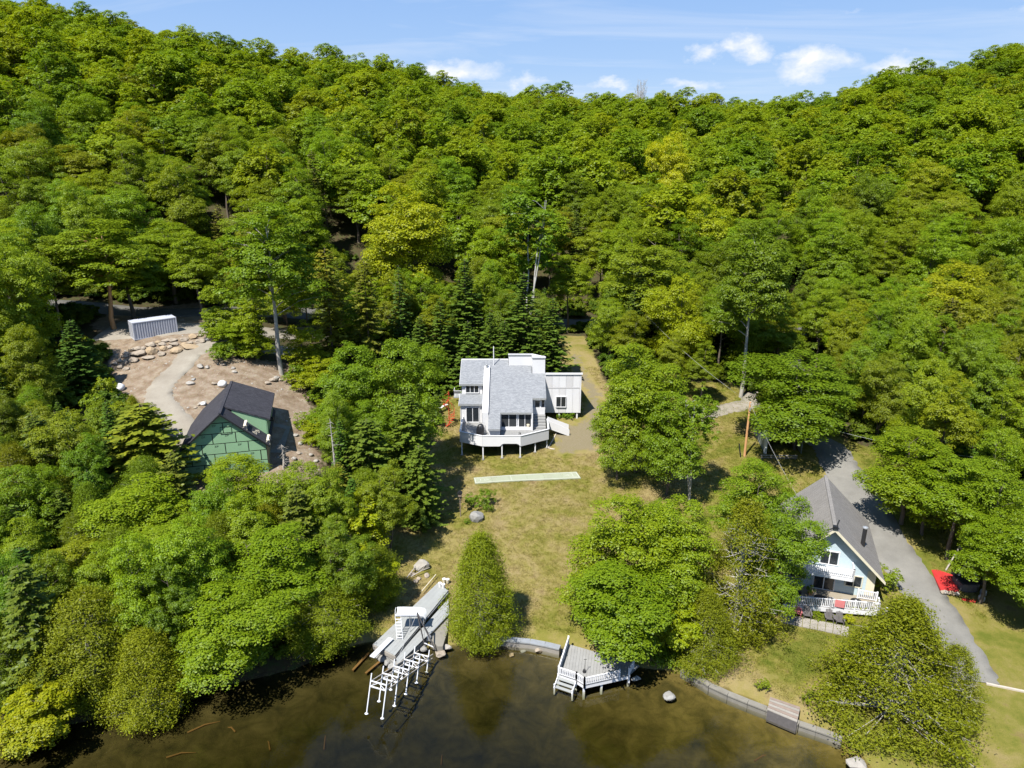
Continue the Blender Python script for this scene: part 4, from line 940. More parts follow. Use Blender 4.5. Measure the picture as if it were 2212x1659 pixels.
def window(x0, x1, z0, z1, y, lights, parent=None, mull=.07, fr=.09, slide=False):
    f = hb('window' if not slide else 'sliding_door', M['white_trim'], lambda m: (m.box(x0-fr,x0,y-.07,y+.05,z0-fr,z1+fr), m.box(x1,x1+fr,y-.07,y+.05,z0-fr,z1+fr), m.box(x0,x1,y-.07,y+.05,z1,z1+fr), m.box(x0-.04,x1+.04,y-.12,y+.05,z0-fr,z0),
        [m.box(x0+(x1-x0)*k/lights-mull/2, x0+(x1-x0)*k/lights+mull/2, y-.06, y+.05, z0, z1) for k in range(1, lights)]))
    for k in range(lights):
        a = x0 + (x1-x0)*k/lights + mull/2; b = x0 + (x1-x0)*(k+1)/lights - mull/2
        mb = MB(); mb.box(a, b, y-.02, y+.03, z0, z1); mb.build('pane', M['glass'], f, world=True)
    return f
zr = lambda cy, Y: pY(512, 333.3 + cy * .08439, Y).z
xr_ = lambda cx, cy, Y: pY(426.7 + cx * .08439, 333.3 + cy * .08439, Y).x
window(xr_(465,655,98.1), xr_(614,655,98.1), zr(700,98.1), zr(615,98.1), 98.05, 3)
window(xr_(472,960,95.45), xr_(617,960,95.45), ZD + .14, zr(882,95.45), 95.45, 2, slide=True)
window(xr_(1536,810,98.95), xr_(1646,810,98.95), zr(868,98.95), zr(752,98.95), 98.92, 2)
hb('door_step', M['white_trim'], lambda m: m.box(-1.6, 2.8, 92.45, 92.9, ZD + .02, 6.5))
window(-1.5, .62, 6.55, 8.62, 92.84, 2, slide=True); window(.95, 2.65, 6.55, 8.62, 92.84, 2, slide=True)
hb('entry_door', M['white_trim'], lambda m: m.box(3.15, 4.1, 95.6, 95.68, 7.45, 9.6)); hb('entry_window', M['glass'], lambda m: m.box(3.3, 3.95, 95.57, 95.6, 8.45, 9.4)); hb('side_light', M['glass'], lambda m: m.box(4.25, 4.6, 95.62, 95.68, 8.4, 9.5))
hb('entry_panel', M['white'], lambda m: m.box(2.9, 4.7, 95.42, 95.5, 7.42, 8.45))
for i in range(5): hb('entry_step', M['deck_board'], lambda m: m.box(2.95, 4.75, 93.0 + i*.5, 95.7, ZD + .01 + i*.25, ZD + .245 + i*.25))
hb('jamb_wall', M['white'], lambda m: m.box(2.72, 2.9, 92.3, 95.6, ZD, 8.7))
# deck: boards, parapet panels, posts
DP = [(-7.05,95.5),(-7.05,89.6),(-3.95,88.05),(1.15,88.05),(5.0,90.5),(5.0,98.5)]
hb('deck_frame', M['dark'], lambda m: m.prism([(-6.9,95.4),(-6.9,89.75),(-3.9,88.2),(1.1,88.2),(4.85,90.6),(4.85,95.6)], ZD - .42, ZD - .05))
def deck_y0(x): return float(np.interp(x, [-7.05,-3.95,1.15,5.0], [89.66,88.12,88.12,90.56]))
nb_ = 84; bw = (11.85) / nb_
for i in range(nb_):
    xa = -6.95 + i * bw; xm = xa + bw / 2
    ya = max(deck_y0(xa), deck_y0(xa + bw)); yb = 95.48 if xm < -4.1 else (91.88 if xm < -3.25 else (89.88 if xm < -1.62 else (92.44 if xm < 2.95 else 93.0)))
    hb('deck_board', M['deck_board'], lambda m: m.box(xa + .006, xa + bw - .006, ya, yb, ZD - .045, ZD + random.Random(i).uniform(-.004, .004)))
PB, PT = 5.62, 7.10
def parapet(a, b, z0=PB, z1=PT):
    d = (Vector((b[0]-a[0], b[1]-a[1], 0))).normalized(); n_ = Vector((d.y, -d.x, 0)) * .05
    A, B = Vector((a[0],a[1],0)), Vector((b[0],b[1],0))
    hb('parapet_panel', M['white'], lambda m: m.extr([A - n_ + Vector((0,0,z0)), B - n_ + Vector((0,0,z0)), B - n_ + Vector((0,0,z1)), A - n_ + Vector((0,0,z1))], n_ * 2))
    hb('parapet_cap', M['white_trim'], lambda m: m.bar(A + Vector((0,0,z1+.03)), B + Vector((0,0,z1+.03)), .2, .055))
for i in range(5):
    a, b = DP[i], DP[i+1]
    if i == 2:                                          # middle bay with the arched opening
        A0, A1 = -1.35, .85
        hb('parapet_panel', M['white'], lambda m: m.extr([(a[0],88.0,PB),(A0-.35,88.0,PB),(A0-.2,88.0,PB+.05),(A0,88.0,PB+.3),(A0+.25,88.0,PB+.38),(A1-.25,88.0,PB+.38),(A1,88.0,PB+.3),(A1+.2,88.0,PB+.05),(A1+.35,88.0,PB),(b[0],88.0,PB),(b[0],88.0,PT),(a[0],88.0,PT)], (0,.1,0)))
        hb('parapet_cap', M['white_trim'], lambda m: m.bar((a[0],88.05,PT+.03), (b[0],88.05,PT+.03), .2, .055))
    elif i == 4: parapet((5.0,90.5), (5.0,94.4))
    else: parapet(a, b)
for x, y in ((-6.85,89.75),(-3.9,88.2),(-1.35,88.2),(1.1,88.2),(3.15,89.5),(4.8,90.65)):
    g_ = gz(x, y); p_ = hb('deck_post', M['white_trim'], lambda m: m.box(x-.075, x+.075, y-.075, y+.075, g_ - .1, ZD - .3))
    hb('footing', M['concrete'], lambda m: m.lathe([(.24,-.2),(.24,.08),(.16,.12)], (x, y, g_), 10), p_)
hb('under_wall', M['dark'], lambda m: m.box(-7.2, 4.8, 95.6, 95.8, 4.2, 6.0))  # shadow under the raised deck put into a near-black wall colour
# outer stair on the right
for i in range(9):
    t = i / 9; xa = 5.05 + i * .33; zt = ZD - .12 - t * (ZD - .2 - gz(8, 93.5))
    hb('stair_tread', M['timber'], lambda m: m.box(xa, xa + .34, 94.0, 95.3, zt - .05, zt))
for yy in (93.95, 95.35):
    gB = gz(8.0, yy); hb('stair_parapet', M['white'], lambda m: m.extr([(5.05,yy,ZD-.3),(8.05,yy,gB-.05),(8.15,yy,gB-.05),(8.15,yy,gB+.95),(5.05,yy,PT)], (0,.07,0)))
# small side balcony and red spiral stair
hb('side_balcony', M['grey_board'], lambda m: m.box(-8.5, -7.32, 98.0, 99.6, 9.0, 9.15))
hb('side_balcony_rail', M['white_trim'], lambda m: (m.bar((-8.45,98.05,10.1),(-7.35,98.05,10.1),.06,.06), [m.bar((-8.4+k*.17,98.05,9.15),(-8.4+k*.17,98.05,10.1),.03,.03) for k in range(7)], m.bar((-8.45,98.05,10.1),(-8.45,99.5,10.1),.06,.06)))
hb('downspout', M['white_trim'], lambda m: m.tube([(-7.36,95.4,8.9),(-7.36,95.4,5.2)], .045, 6))
SP = thing('spiral_stair', 'red metal spiral stair beside the left wall of the white house', 'staircase', (-9.3, 98.4, gz(-9.3, 98.4)))
zb_ = gz(-9.3, 98.4)
MB().tube([(0,0,-.1),(0,0,9.9-zb_)], .06, 8).build('centre_pole', M['redrail'], SP)
NS = 18; rail = []
for i in range(NS):
    a = -2.2 + i * .42; zz = .2 + (9.05 - zb_ - .2) * i / (NS - 1); da = .38
    mb = MB(); mb.prism([(.05*math.cos(a), .05*math.sin(a)), (.85*math.cos(a), .85*math.sin(a)), (.85*math.cos(a+da), .85*math.sin(a+da)), (.05*math.cos(a+da), .05*math.sin(a+da))], zz - .04, zz)
    tr_ = mb.build('tread', M['redrail'], SP)
    MB().tube([(.84*math.cos(a), .84*math.sin(a), zz), (.84*math.cos(a), .84*math.sin(a), zz + .95)], .02, 5).build('baluster', M['redrail'], tr_)
    rail.append((.84*math.cos(a), .84*math.sin(a), zz + .95))
MB().tube(rail, .03, 6).build('handrail', M['redrail'], SP)

# things on and by the house
gr = thing('covered_grill', 'tall barbecue under a black cover on the left of the raised deck', 'grill', (-4.35, 90.6, ZD))
def lofted(prof, n=14):
    mb = MB(); b = 0
    for (cx, cy, rx, ry, z) in prof:
        for k in range(n):
            a = 2*math.pi*k/n; mb.v.append(Vector((cx + rx*math.copysign(abs(math.cos(a))**.7, math.cos(a)), cy + ry*math.copysign(abs(math.sin(a))**.7, math.sin(a)), z)))
    for i in range(len(prof)-1):
        for k in range(n): mb.f.append((i*n+k, i*n+(k+1)%n, (i+1)*n+(k+1)%n, (i+1)*n+k))
    mb.f.append(tuple(range(n))[::-1]); mb.f.append(tuple(range((len(prof)-1)*n, len(prof)*n))); return mb
lofted([(0,0,.5,.4,.12),(0,0,.55,.42,.4),(0,0,.54,.4,.8),(.05,0,.5,.36,1.15),(.08,.02,.38,.28,1.5),(.1,.05,.16,.12,1.66)]).build('cover', M['black_metal'], gr, smooth=True)
for sx in (-.35, .35): MB().lathe([(.07,0),(.07,.14)], (sx, -.1, 0), 8).build('caster', M['dark'], gr)
for k, (xx, lab) in enumerate(((-4.0, 'small black lantern hooked on the parapet below the covered grill'), (.9, 'small black lantern hooked on the parapet before the glass doors'))):
    ln_ = thing('deck_lantern', lab, 'lantern', (xx, 88.2, PT))
    MB().tube([(0,0,.05),(0,0,.45),(.1,0,.52),(.18,0,.45)], .022, 6).build('hook', M['black_metal'], ln_); MB().lathe([(.05,0),(.085,.05),(.085,.2),(.03,.28)], (.18,0,.16), 8).build('lamp', M['black_metal'], ln_)
bk = thing('wicker_basket', 'tan basket standing behind the right glass door of the deck', 'basket', (2.25, 92.62, 6.5)); lofted([(0,0,.16,.09,0),(0,0,.2,.11,.3),(0,0,.21,.12,.5)], 10).build('basket', M['lumber'], bk)
hp = [gp(426.7 + a * .08439, 333.3 + b * .08439) for a, b in ((1572,1128),(1540,1180),(1510,1240),(1470,1310),(1440,1362),(1470,1372),(1515,1380))]
mb = MB(); mb.tube([p + Vector((0,0,.06)) for p in hp], .09, 6); tag(mb.build('garden_hose', M['hose']), 'pale hose laid over the grass from the outer stair of the white house', 'hose')
# shuffleboard court
c0, c1, c2, c3 = [gp(a, b) for a, b in ((418.2+0,0),)] if False else [gp(*p) for p in ((473.5,478.5),(475,484.5),(581,479),(576.5,472.5))]
ct = thing('shuffleboard_court', 'long pale green shuffleboard court laid on the lawn below the house', 'court', (c0 + c2) / 2)
def lerp2(u, v):
    a = c1.lerp(c2, u); b = c0.lerp(c3, u); q = a.lerp(b, v); q.z = gz(q.x, q.y) + .05; return q
for i in range(6):
    u0, u1 = i / 6 + .0006, (i + 1) / 6 - .0006
    mb = MB(); q = [lerp2(u0,0), lerp2(u1,0), lerp2(u1,1), lerp2(u0,1)]
    mb.extr([p + Vector((0,0,-.12)) for p in q], (0,0,.2)); mb.build('slab', M['green_court'], ct, world=True)
def cline(u0, v0, u1, v1, wd=.05):
    mb = MB(); kk = max(1, round(abs(u1 - u0) * 6))
    for j in range(kk):
        a, b = [lerp2(u0 + (u1-u0)*t/kk, v0 + (v1-v0)*t/kk) + Vector((0,0,.09)) for t in (j, j+1)]; mb.bar(a, b, wd, .02)
    mb.build('painted_line', M['faded_line'], ct, world=True)
for args in ((.01,.1,.99,.1,.09),(.01,.9,.99,.9,.09),(.01,.1,.01,.9,.09),(.99,.1,.99,.9,.09),(.03,.2,.14,.5),(.03,.8,.14,.5),(.06,.3,.06,.7),(.1,.4,.1,.6),(.97,.2,.86,.5),(.97,.8,.86,.5),(.94,.3,.94,.7),(.9,.4,.9,.6),(.35,.1,.35,.9)): cline(*args)
# bird house on a pole
bp_ = gp(460.5, 516.5); bh = thing('bird_house', 'dark bird house on a tall thin pole in the lawn', 'bird house', bp_)
MB().tube([(0,0,-.3),(0,0,2.75)], .05, 8).build('pole', M['brown_board'], bh); MB().box(-.2,.2,-.2,.2,2.7,3.1).build('box', M['brown_board'], bh)
MB().extr([(-.3,-.3,3.08),(.3,-.3,3.08),(0,-.3,3.35)], (0,.6,0)).build('roof', M['dark'], bh); MB().lathe([(.045,0),(.045,.02)], (0,-.205,2.95), 8).build('perch_hole', M['dark'], bh)
# ------------------------------------------------------------------ rocks
def rock_mesh(seed, sub=2, flat=.75):
    rg = np.random.default_rng(seed); bm = bmesh.new(); bmesh.ops.create_icosphere(bm, subdivisions=sub, radius=1.0)
    ax = rg.normal(size=(9, 3)); ax /= np.linalg.norm(ax, axis=1, keepdims=True); cut = rg.uniform(.5, .88, 9)
    for v in bm.verts:
        p = np.array(v.co); d = ax @ p
        for k in range(9):
            if d[k] > cut[k]: p = p - ax[k] * (d[k] - cut[k]) * .97; d = ax @ p
        p += rg.normal(size=3) * .03; p[2] *= flat; v.co = p
    me = bpy.data.meshes.new('rock'); bm.to_mesh(me); bm.free()
    for p in me.polygons: p.use_smooth = sub > 2
    return me
ROCKS = {}
for mn in ('stone', 'stone_tan', 'stone_grey', 'stone_white'):
    ROCKS[mn] = []
    for k in range(3): me = rock_mesh(300 + k * 7 + len(mn), 2); me.materials.append(M[mn]); ROCKS[mn].append(me)
rk = random.Random(4)
def rock(name, mn, p, sx, sy, sz, parent=None, rz=None):
    o = bpy.data.objects.new(name, rk.choice(ROCKS[mn])); link(o)
    loc = Vector(p) - (parent.location if parent else Vector((0,0,0)))
    o.location = loc; o.scale = (sx, sy, sz); o.rotation_euler = (rk.uniform(-.15,.15), rk.uniform(-.15,.15), rk.uniform(0,6.28) if rz is None else rz)
    if parent: o.parent = parent
    return o
C2 = lambda a, b: ((300 + a * .3074) / 3, (880 + b * .3074) / 3)
BW = thing('boulder_wall', 'retaining wall of stacked tan and grey boulders below the container lot', 'wall', gp(*C2(560, 600)))
for i, (a, b, wd, ht) in enumerate([(370,590,165,70),(515,565,140,85),(630,540,95,55),(735,560,140,75),(600,595,100,60),(470,630,140,40),(330,655,115,70),(245,680,60,55),(240,620,70,50),(250,590,75,45),(350,545,95,50),(415,540,60,45),(490,510,100,70),(605,500,80,40),(670,530,70,40),
     (720,500,105,50),(710,460,105,45),(815,455,100,50),(810,500,75,40),(875,487,65,35),(905,430,85,60),(975,470,125,60),(965,415,60,40),(640,465,90,40),(290,560,50,40),(185,665,60,60),(190,725,60,60),(140,690,60,50),(250,740,90,40),(880,525,170,45),(1040,455,70,50),(560,480,70,36)]):
    q = gp(*C2(a, b + ht * .25)); dep = proj(q)[2]; k = .1025 * dep / FPX
    rock('boulder', rk.choice(['stone_tan', 'stone', 'stone', 'stone_grey']), q + Vector((0, .15, ht * k * .32)), wd * k * .54, wd * k * .42, ht * k * .72, BW, rk.uniform(-.25, .25))
for i, (a, b, wd, mn) in enumerate([(985,720,90,'stone_white'),(1050,725,60,'stone_white'),(1300,735,45,'stone_white'),(1310,770,55,'stone_white'),(885,885,85,'stone_white'),(915,845,50,'stone_grey'),(1115,885,65,'stone'),(1725,830,70,'stone_white'),(1690,850,90,'stone'),(1760,850,60,'stone'),(1640,880,70,'stone'),
     (1200,700,55,'stone'),(1000,1080,70,'stone_white'),(960,1090,40,'stone'),(930,1120,40,'stone'),(1825,1250,35,'stone_white'),(1850,1215,25,'stone'),(2045,1245,40,'stone_white'),(1930,1250,25,'stone'),(780,1370,80,'stone_white'),(700,1390,70,'stone'),(1910,1390,60,'stone_white'),(1960,1470,70,'stone_white'),(2060,1580,60,'stone_white'),(1940,1560,55,'stone'),(2110,1640,60,'stone_white'),(1890,1620,70,'stone_white'),(720,1640,50,'stone_white')]):
    q = gp(*C2(a, b)); k = .1025 * proj(q)[2] / FPX
    o = rock('rock', mn, q + Vector((0,0,wd*k*.12)), wd*k*.55, wd*k*.42, wd*k*.36); tag(o, ('pale' if mn == 'stone_white' else 'grey' if mn == 'stone_grey' else 'brown') + ' loose rock lying on the bare dirt near the unfinished house', 'rock', 'loose %s rocks on the dirt clearing' % ('pale' if mn == 'stone_white' else 'grey' if mn == 'stone_grey' else 'brown'))
# small stones strewn over the bare earth
rs = random.Random(8); rn = np.random.default_rng(8)
bx0, bx1 = min(q.x for q in dirt_w), max(q.x for q in dirt_w); by0, by1 = min(q.y for q in dirt_w), max(q.y for q in dirt_w)
for nm, mn, cnt, rmin, rmax, lab in (('strewn_stones', 'stone', 3200, .04, .13, 'small brown stones strewn over the bare dirt clearing'), ('pale_rubble', 'stone_white', 1100, .06, .22, 'pale broken rubble strewn over the bare dirt clearing')):
    X = rn.uniform(bx0, bx1, cnt * 2); Y_ = rn.uniform(by0, by1, cnt * 2); clump = np.sin(X * .9 + 1.3) * np.sin(Y_ * .7 + X * .3) + rn.normal(size=cnt * 2) * .5
    ok_ = (poly_mask(dirt_w, X, Y_, .5) > .5) & (clump > (.1 if mn == 'stone' else .55)); X, Y_ = X[ok_], Y_[ok_]; Zs = terrain(X, Y_); st = MB()
    for x_, y_, z_ in zip(X, Y_, Zs):
        r_ = rs.uniform(rmin, rmax) ** 1.0; q = Vector((x_, y_, z_)); ph_ = rs.uniform(0, 6)
        st.add([q + Vector((r_*math.cos(k*1.257+ph_)*rs.uniform(.7,1.2), r_*math.sin(k*1.257+ph_)*rs.uniform(.6,1.0), -.02)) for k in range(5)] + [q + Vector((rs.uniform(-.3,.3)*r_,0,r_*.75))], [(k, (k+1) % 5, 5) for k in range(5)])
    tag(st.build(nm, M[mn], kind='stuff'), lab)
for a, b, wd, lab in ((1195,880,85,'white bulk bag standing behind the unfinished house'), (190,915,100,'white bulk bag lying at the edge of the dirt clearing by the firs'), (1010,1075,50,'small crumpled white bag on the dirt beside the unfinished house')):
    q = gp(*C2(a, b + wd * .3)); k = .1025 * proj(q)[2] / FPX; r_ = wd * k * .5
    sk = thing('bulk_bag', lab, 'bag', q); lofted([(0,0,r_*.8,r_*.7,0),(0,0,r_,r_*.85,r_*.4),(.05,0,r_*.95,r_*.8,r_*.9),(0,.04,r_*.6,r_*.5,r_*1.2),(.05,0,r_*.25,r_*.3,r_*1.35)]).build('sack', M['sack'], sk, smooth=True)
# ------------------------------------------------------------------ shipping container
cA, cB = gp(134.8, 341.3), gp(176.1, 332.3)
ang = math.atan2(cB.y - cA.y, cB.x - cA.x)
CT = thing('shipping_container', 'pale grey corrugated shipping container on the gravel lot', 'container', (cA.x, cA.y, min(cA.z, cB.z) + .12), ang)
LC, WC, HC = 6.06, 2.44, 2.59
MB().box(.06,LC-.06,.2,WC-.2,.12,HC-.08).build('core', M['container'], CT)
def corr(y, sgn):
    mb = MB(); n = 17; pts = []
    for i in range(n):
        x0 = .15 + (LC - .3) * i / n; w_ = (LC - .3) / n
        pts += [(x0, 0), (x0 + w_*.42, 0), (x0 + w_*.5, .13), (x0 + w_*.92, .13)]
    pts.append((LC - .15, 0)); vs = []
    for x, d in pts: vs += [(x, y + sgn * d, .16), (x, y + sgn * d, HC - .12)]
    mb.add(vs, [(2*i, 2*i+2, 2*i+3, 2*i+1) for i in range(len(pts)-1)]); return mb
corr(0.03, 1).build('corrugated_side', M['container'], CT); corr(WC - .03, -1).build('corrugated_side', M['container'], CT)
fr_ = MB()
for x in (0, LC - .15):
    for y in (0, WC - .15): fr_.box(x, x + .15, y, y + .15, 0, HC)
fr_.box(.15,LC-.15,0,.12,0,.16).box(.15,LC-.15,0,.12,HC-.12,HC).box(.15,LC-.15,WC-.12,WC,0,.16).box(.15,LC-.15,WC-.12,WC,HC-.12,HC).box(0,.12,.15,WC-.15,HC-.12,HC).box(LC-.12,LC,.15,WC-.15,HC-.12,HC).box(0,.12,.15,WC-.15,0,.16).box(LC-.12,LC,.15,WC-.15,0,.16)
fr_.build('frame', M['container'], CT); MB().box(.12,LC-.12,.12,WC-.12,HC-.06,HC-.02).build('roof_sheet', M['container'], CT)
for k in range(2):
    dr = MB().box(.03,.055,.17+k*1.06,1.2+k*1.06,.18,HC-.14).build('door', M['container'], CT)
    for yy in (.45, .9): MB().tube([(-.0,.17+k*1.06+yy,.2),(-.0,.17+k*1.06+yy,HC-.16)], .02, 6).build('lock_rod', M['alu_grey'], dr)
# ------------------------------------------------------------------ unfinished house
UZ = gz(-32.1, 73.2) - .3
U = thing('unfinished_house', 'unfinished house with green sheathed gable and charcoal shingle roof', 'house', (-32.1, 73.2, UZ), R(14.6))
PK, EV, HW, LU = 15.8 - UZ, 11.56 - UZ, 4.82, 11.9
zroof = lambda x: PK - (PK - EV) * abs(x) / HW
DY = 2.4; DEV = 13.86 - UZ; zd = lambda x: PK + .06 - (PK + .06 - DEV) * x / 4.9
def ub(name, mat, fn, parent=None): mb = MB(); fn(mb); return mb.build(name, mat, parent or U)
ub('roof', M['shingle_black'], lambda m: m.extr([(0,-.1,PK),(-HW,-.1,EV),(-HW,-.1,EV-.2),(0,-.1,PK-.2)], (0,LU+.1,0)))
ub('roof', M['shingle_black'], lambda m: m.extr([(0.0,-.1,PK),(HW,-.1,EV),(HW,-.1,EV-.2),(0.0,-.1,PK-.2)], (0,LU+.1,0)))
ub('dormer_roof', M['shingle_black'], lambda m: m.extr([(.02,DY,zd(0)),(4.95,DY,zd(4.95)),(4.95,DY,zd(4.95)-.18),(.02,DY,zd(0)-.18)], (0,LU-DY+.08,0)))
ub('ridge_cap', M['shingle_black'], lambda m: m.bar((0,-.12,PK+.05),(0,LU,PK+.05),.3,.06))
ub('gable_wall', M['tape'], lambda m: m.extr([(-4.4,.42,-2),(4.4,.42,-2),(4.4,.42,zroof(4.4)-.22),(0,.42,PK-.24),(-4.4,.42,zroof(4.4)-.22)], (0,.15,0)))
ub('wall', M['osb'], lambda m: m.box(4.32,4.42,.6,LU-.2,-2,zroof(4.4)-.24)); ub('wall', M['zip'], lambda m: m.box(-4.42,-4.32,.6,LU-.2,-2,zroof(4.4)-.24)); ub('back_wall', M['zip'], lambda m: m.extr([(-4.4,LU-.2,-2),(4.4,LU-.2,-2),(4.4,LU-.2,zroof(4.4)-.25),(0,LU-.2,PK-.25),(-4.4,LU-.2,zroof(4.4)-.25)], (0,.1,0)))
ub('dormer_side', M['zip'], lambda m: m.extr([(.9,DY+.12,zroof(.9)-.05),(4.45,DY+.12,zroof(4.45)-.05),(4.45,DY+.12,zd(4.45)-.19),(.9,DY+.12,zd(.9)-.19)], (0,.1,0)))
ub('dormer_front', M['zip'], lambda m: m.box(4.44,4.55,DY+.15,LU-.25,zroof(4.45)-.3,zd(4.5)-.2))
ub('vent', M['dark'], lambda m: m.box(4.6,5.05,5.2,5.7,zroof(4.4)+.6,zroof(4.4)+1.0))
def clip(poly, a, b, c):
    out = []
    for i in range(len(poly)):
        p, q = poly[i], poly[(i + 1) % len(poly)]; fp, fq = a*p[0]+b*p[1]+c, a*q[0]+b*q[1]+c
        if fp >= 0: out.append(p)
        if (fp >= 0) != (fq >= 0): t = fp / (fp - fq); out.append((p[0]+(q[0]-p[0])*t, p[1]+(q[1]-p[1])*t))
    return out
sl_ = (PK - EV) / HW; top = PK - .34
row = 0; z = -1.6
while z < PK:
    x = -4.4 - (1.22 if row % 2 else 0) - .4
    while x < 4.4:
        poly = [(max(x+.05,-4.38), z+.05), (min(x+2.39,4.38), z+.05), (min(x+2.39,4.38), z+1.17), (max(x+.05,-4.38), z+1.17)]
        if poly[1][0] - poly[0][0] > .15:
            poly = clip(poly, sl_, -1, top); poly = clip(poly, -sl_, -1, top) if len(poly) > 2 else poly
            if len(poly) > 2:
                pn = ub('sheathing_panel', M['zip'], lambda m: m.extr([(a, .40, b) for a, b in poly], (0,.03,0)))
                cx_ = sum(p[0] for p in poly) / len(poly); zz = z + .88
                if poly[1][0] - poly[0][0] > 1.2 and abs(cx_) < 4.4 - (zz + .3 - EV if zz > EV - .6 else 0):
                    cu = bpy.data.curves.new('print', 'FONT'); cu.body = 'ZIP'; cu.size = .3; cu.extrude = .003
                    to = bpy.data.objects.new('print', cu); link(to); me = bpy.data.meshes.new_from_object(to.evaluated_get(bpy.context.evaluated_depsgraph_get())); bpy.data.objects.remove(to)
                    me.materials.append(M['tape']); to = bpy.data.objects.new('printed_mark', me); link(to); to.parent = pn; to.location = (cx_ + .1, .394, z + .82); to.rotation_euler = (R(90), 0, 0)
        x += 2.44
    z += 1.22; row += 1
ub('window_cut', M['tape'], lambda m: [m.bar(a, b, .03, .07) for a, b in (((-.2,.39,PK-2.6),(-.2,.39,PK-1.75)),((.95,.39,PK-2.6),(.95,.39,PK-1.75)),((-.2,.39,PK-2.6),(.95,.39,PK-2.6)),((-.2,.39,PK-1.75),(.95,.39,PK-1.75)))])
ub('rake_fascia', M['tape'], lambda m: (m.extr([(0,-.14,PK-.02),(HW,-.14,EV-.02),(HW,-.14,EV-.24),(0,-.14,PK-.24)], (0,.035,0)), m.extr([(0,-.14,PK-.02),(-HW,-.14,EV-.02),(-HW,-.14,EV-.24),(0,-.14,PK-.24)], (0,.035,0))))
for k, (x, y, lab) in enumerate(((2.3,.5,'pale plank on brackets left on the upper charcoal roof'), (4.55,.5,'pale plank on brackets at the eave of the charcoal roof'))):
    rb = thing('roof_bracket', lab, 'scaffold', Matrix.Rotation(R(14.6), 4, 'Z') @ Vector((x, y, 0)) + Vector((-32.1, 73.2, UZ + zroof(x) + .03)), R(14.6))
    MB().bar((.1,-.5,.32),(.1,1.3,.32),.26,.05).build('plank', M['lumber'], rb)
    for yy in (-.3, 1.05): MB().bar((-.1,yy,.05),(.3,yy,.32),.05,.05).bar((.3,yy,.32),(.3,yy,-.28),.05,.05).build('bracket', M['lumber'], rb)
for (x, y) in ((3.5,1.5),(3.3,.6)):
    rb = thing('roof_jack', 'small triangular pale roof jack on the charcoal roof below the dormer', 'scaffold', Matrix.Rotation(R(14.6), 4, 'Z') @ Vector((x, y, 0)) + Vector((-32.1, 73.2, UZ + zroof(x) + .03)), R(14.6), 'pale roof jacks')
    MB().bar((-.2,0,.18),(.2,0,.12),.05,.05).bar((.2,0,.12),(.22,0,-.16),.05,.05).bar((-.2,0,.18),(.22,0,-.16),.04,.04).build('bracket', M['lumber'], rb)
pd = gp(*C2(1800,1320)); tag(MB().prism([(pd.x-2.6,pd.y-6),(pd.x+1.2,pd.y-5),(pd.x+.6,pd.y+.8),(pd.x-3,pd.y+.2)], lambda x, y: gz(x, y) - .1, lambda x, y: gz(x, y) + .08).build('concrete_pad', M['concrete']), 'pale concrete pad beside the unfinished house', kind='structure')
# ------------------------------------------------------------------ rails
def rail(parent, a, b, h=1.0, posts=2, sp=.125, mat=None, world=True, low=.12, thick=.05, split=False):
    a, b = Vector(a), Vector(b); mat = mat or M['white_trim']; L = (b - a).length; Z = Vector((0,0,1))
    MB().bar(a + Z*h, b + Z*h, .11, .06).build('top_rail', mat, parent, world=world)
    MB().bar(a + Z*low, b + Z*low, .06, .06).build('bottom_rail', mat, parent, world=world)
    n = max(2, int(L / sp)); mb = MB()
    for i in range(1, n): p = a.lerp(b, i / n); mb.bar(p + Z*low, p + Z*h, thick, thick)
    mb.build('balusters', mat, parent, world=world, kind='stuff')
    for i in range(posts):
        p = a.lerp(b, i / max(1, posts - 1)) if posts > 1 else a
        MB().box(p.x-.07,p.x+.07,p.y-.07,p.y+.07,p.z-.25,p.z+h+.12).build('rail_post', mat, parent, world=world)
# ------------------------------------------------------------------ chalet
CZ = 1.15; CHX, CHY = 30.6, 59.7
CH = thing('chalet', 'steep roofed pale blue chalet with white balcony and deck', 'house', (CHX, CHY, CZ), R(-18.7))
CPK, CEV, CHW, CL = 9.2 - CZ, 4.4 - CZ, 4.93, 12.3
cz_ = lambda x: CPK - (CPK - CEV) * abs(x) / CHW
def cb(name, mat, fn, parent=None, **k): mb = MB(); fn(mb); return mb.build(name, mat, parent or CH, **k)
for sg in (-1, 1):
    cb('roof', M['shingle_old'], lambda m: m.extr([(0,0,CPK),(sg*CHW,0,CEV),(sg*CHW,0,CEV-.2),(0,0,CPK-.22)], (0,CL,0)))
    cb('rake_board', M['cream'], lambda m: m.extr([(0,-.06,CPK+.03),(sg*(CHW+.05),-.06,CEV+.02),(sg*(CHW+.05),-.06,CEV-.28),(0,-.06,CPK-.30)], (0,.055,0)))
cb('ridge_cap', M['shingle_old'], lambda m: m.bar((0,-.04,CPK+.05),(0,CL,CPK+.05),.35,.05))
cb('gable_wall', M['blue_siding'], lambda m: m.extr([(-4.3,1.0,-.6),(4.3,1.0,-.6),(4.3,1.0,cz_(4.3)-.24),(0,1.0,CPK-.28),(-4.3,1.0,cz_(4.3)-.24)], (0,.12,0)))
cb('wall', M['blue_siding'], lambda m: (m.box(4.2,4.3,1.38,CL-.6,-1.5,cz_(4.3)-.24), m.box(-4.3,-4.2,1.38,CL-.6,-1.5,cz_(4.3)-.24), m.extr([(-4.3,CL-.6,-1),(4.3,CL-.6,-1),(4.3,CL-.6,cz_(4.3)-.24),(0,CL-.6,CPK-.28),(-4.3,CL-.6,cz_(4.3)-.24)], (0,.1,0))))
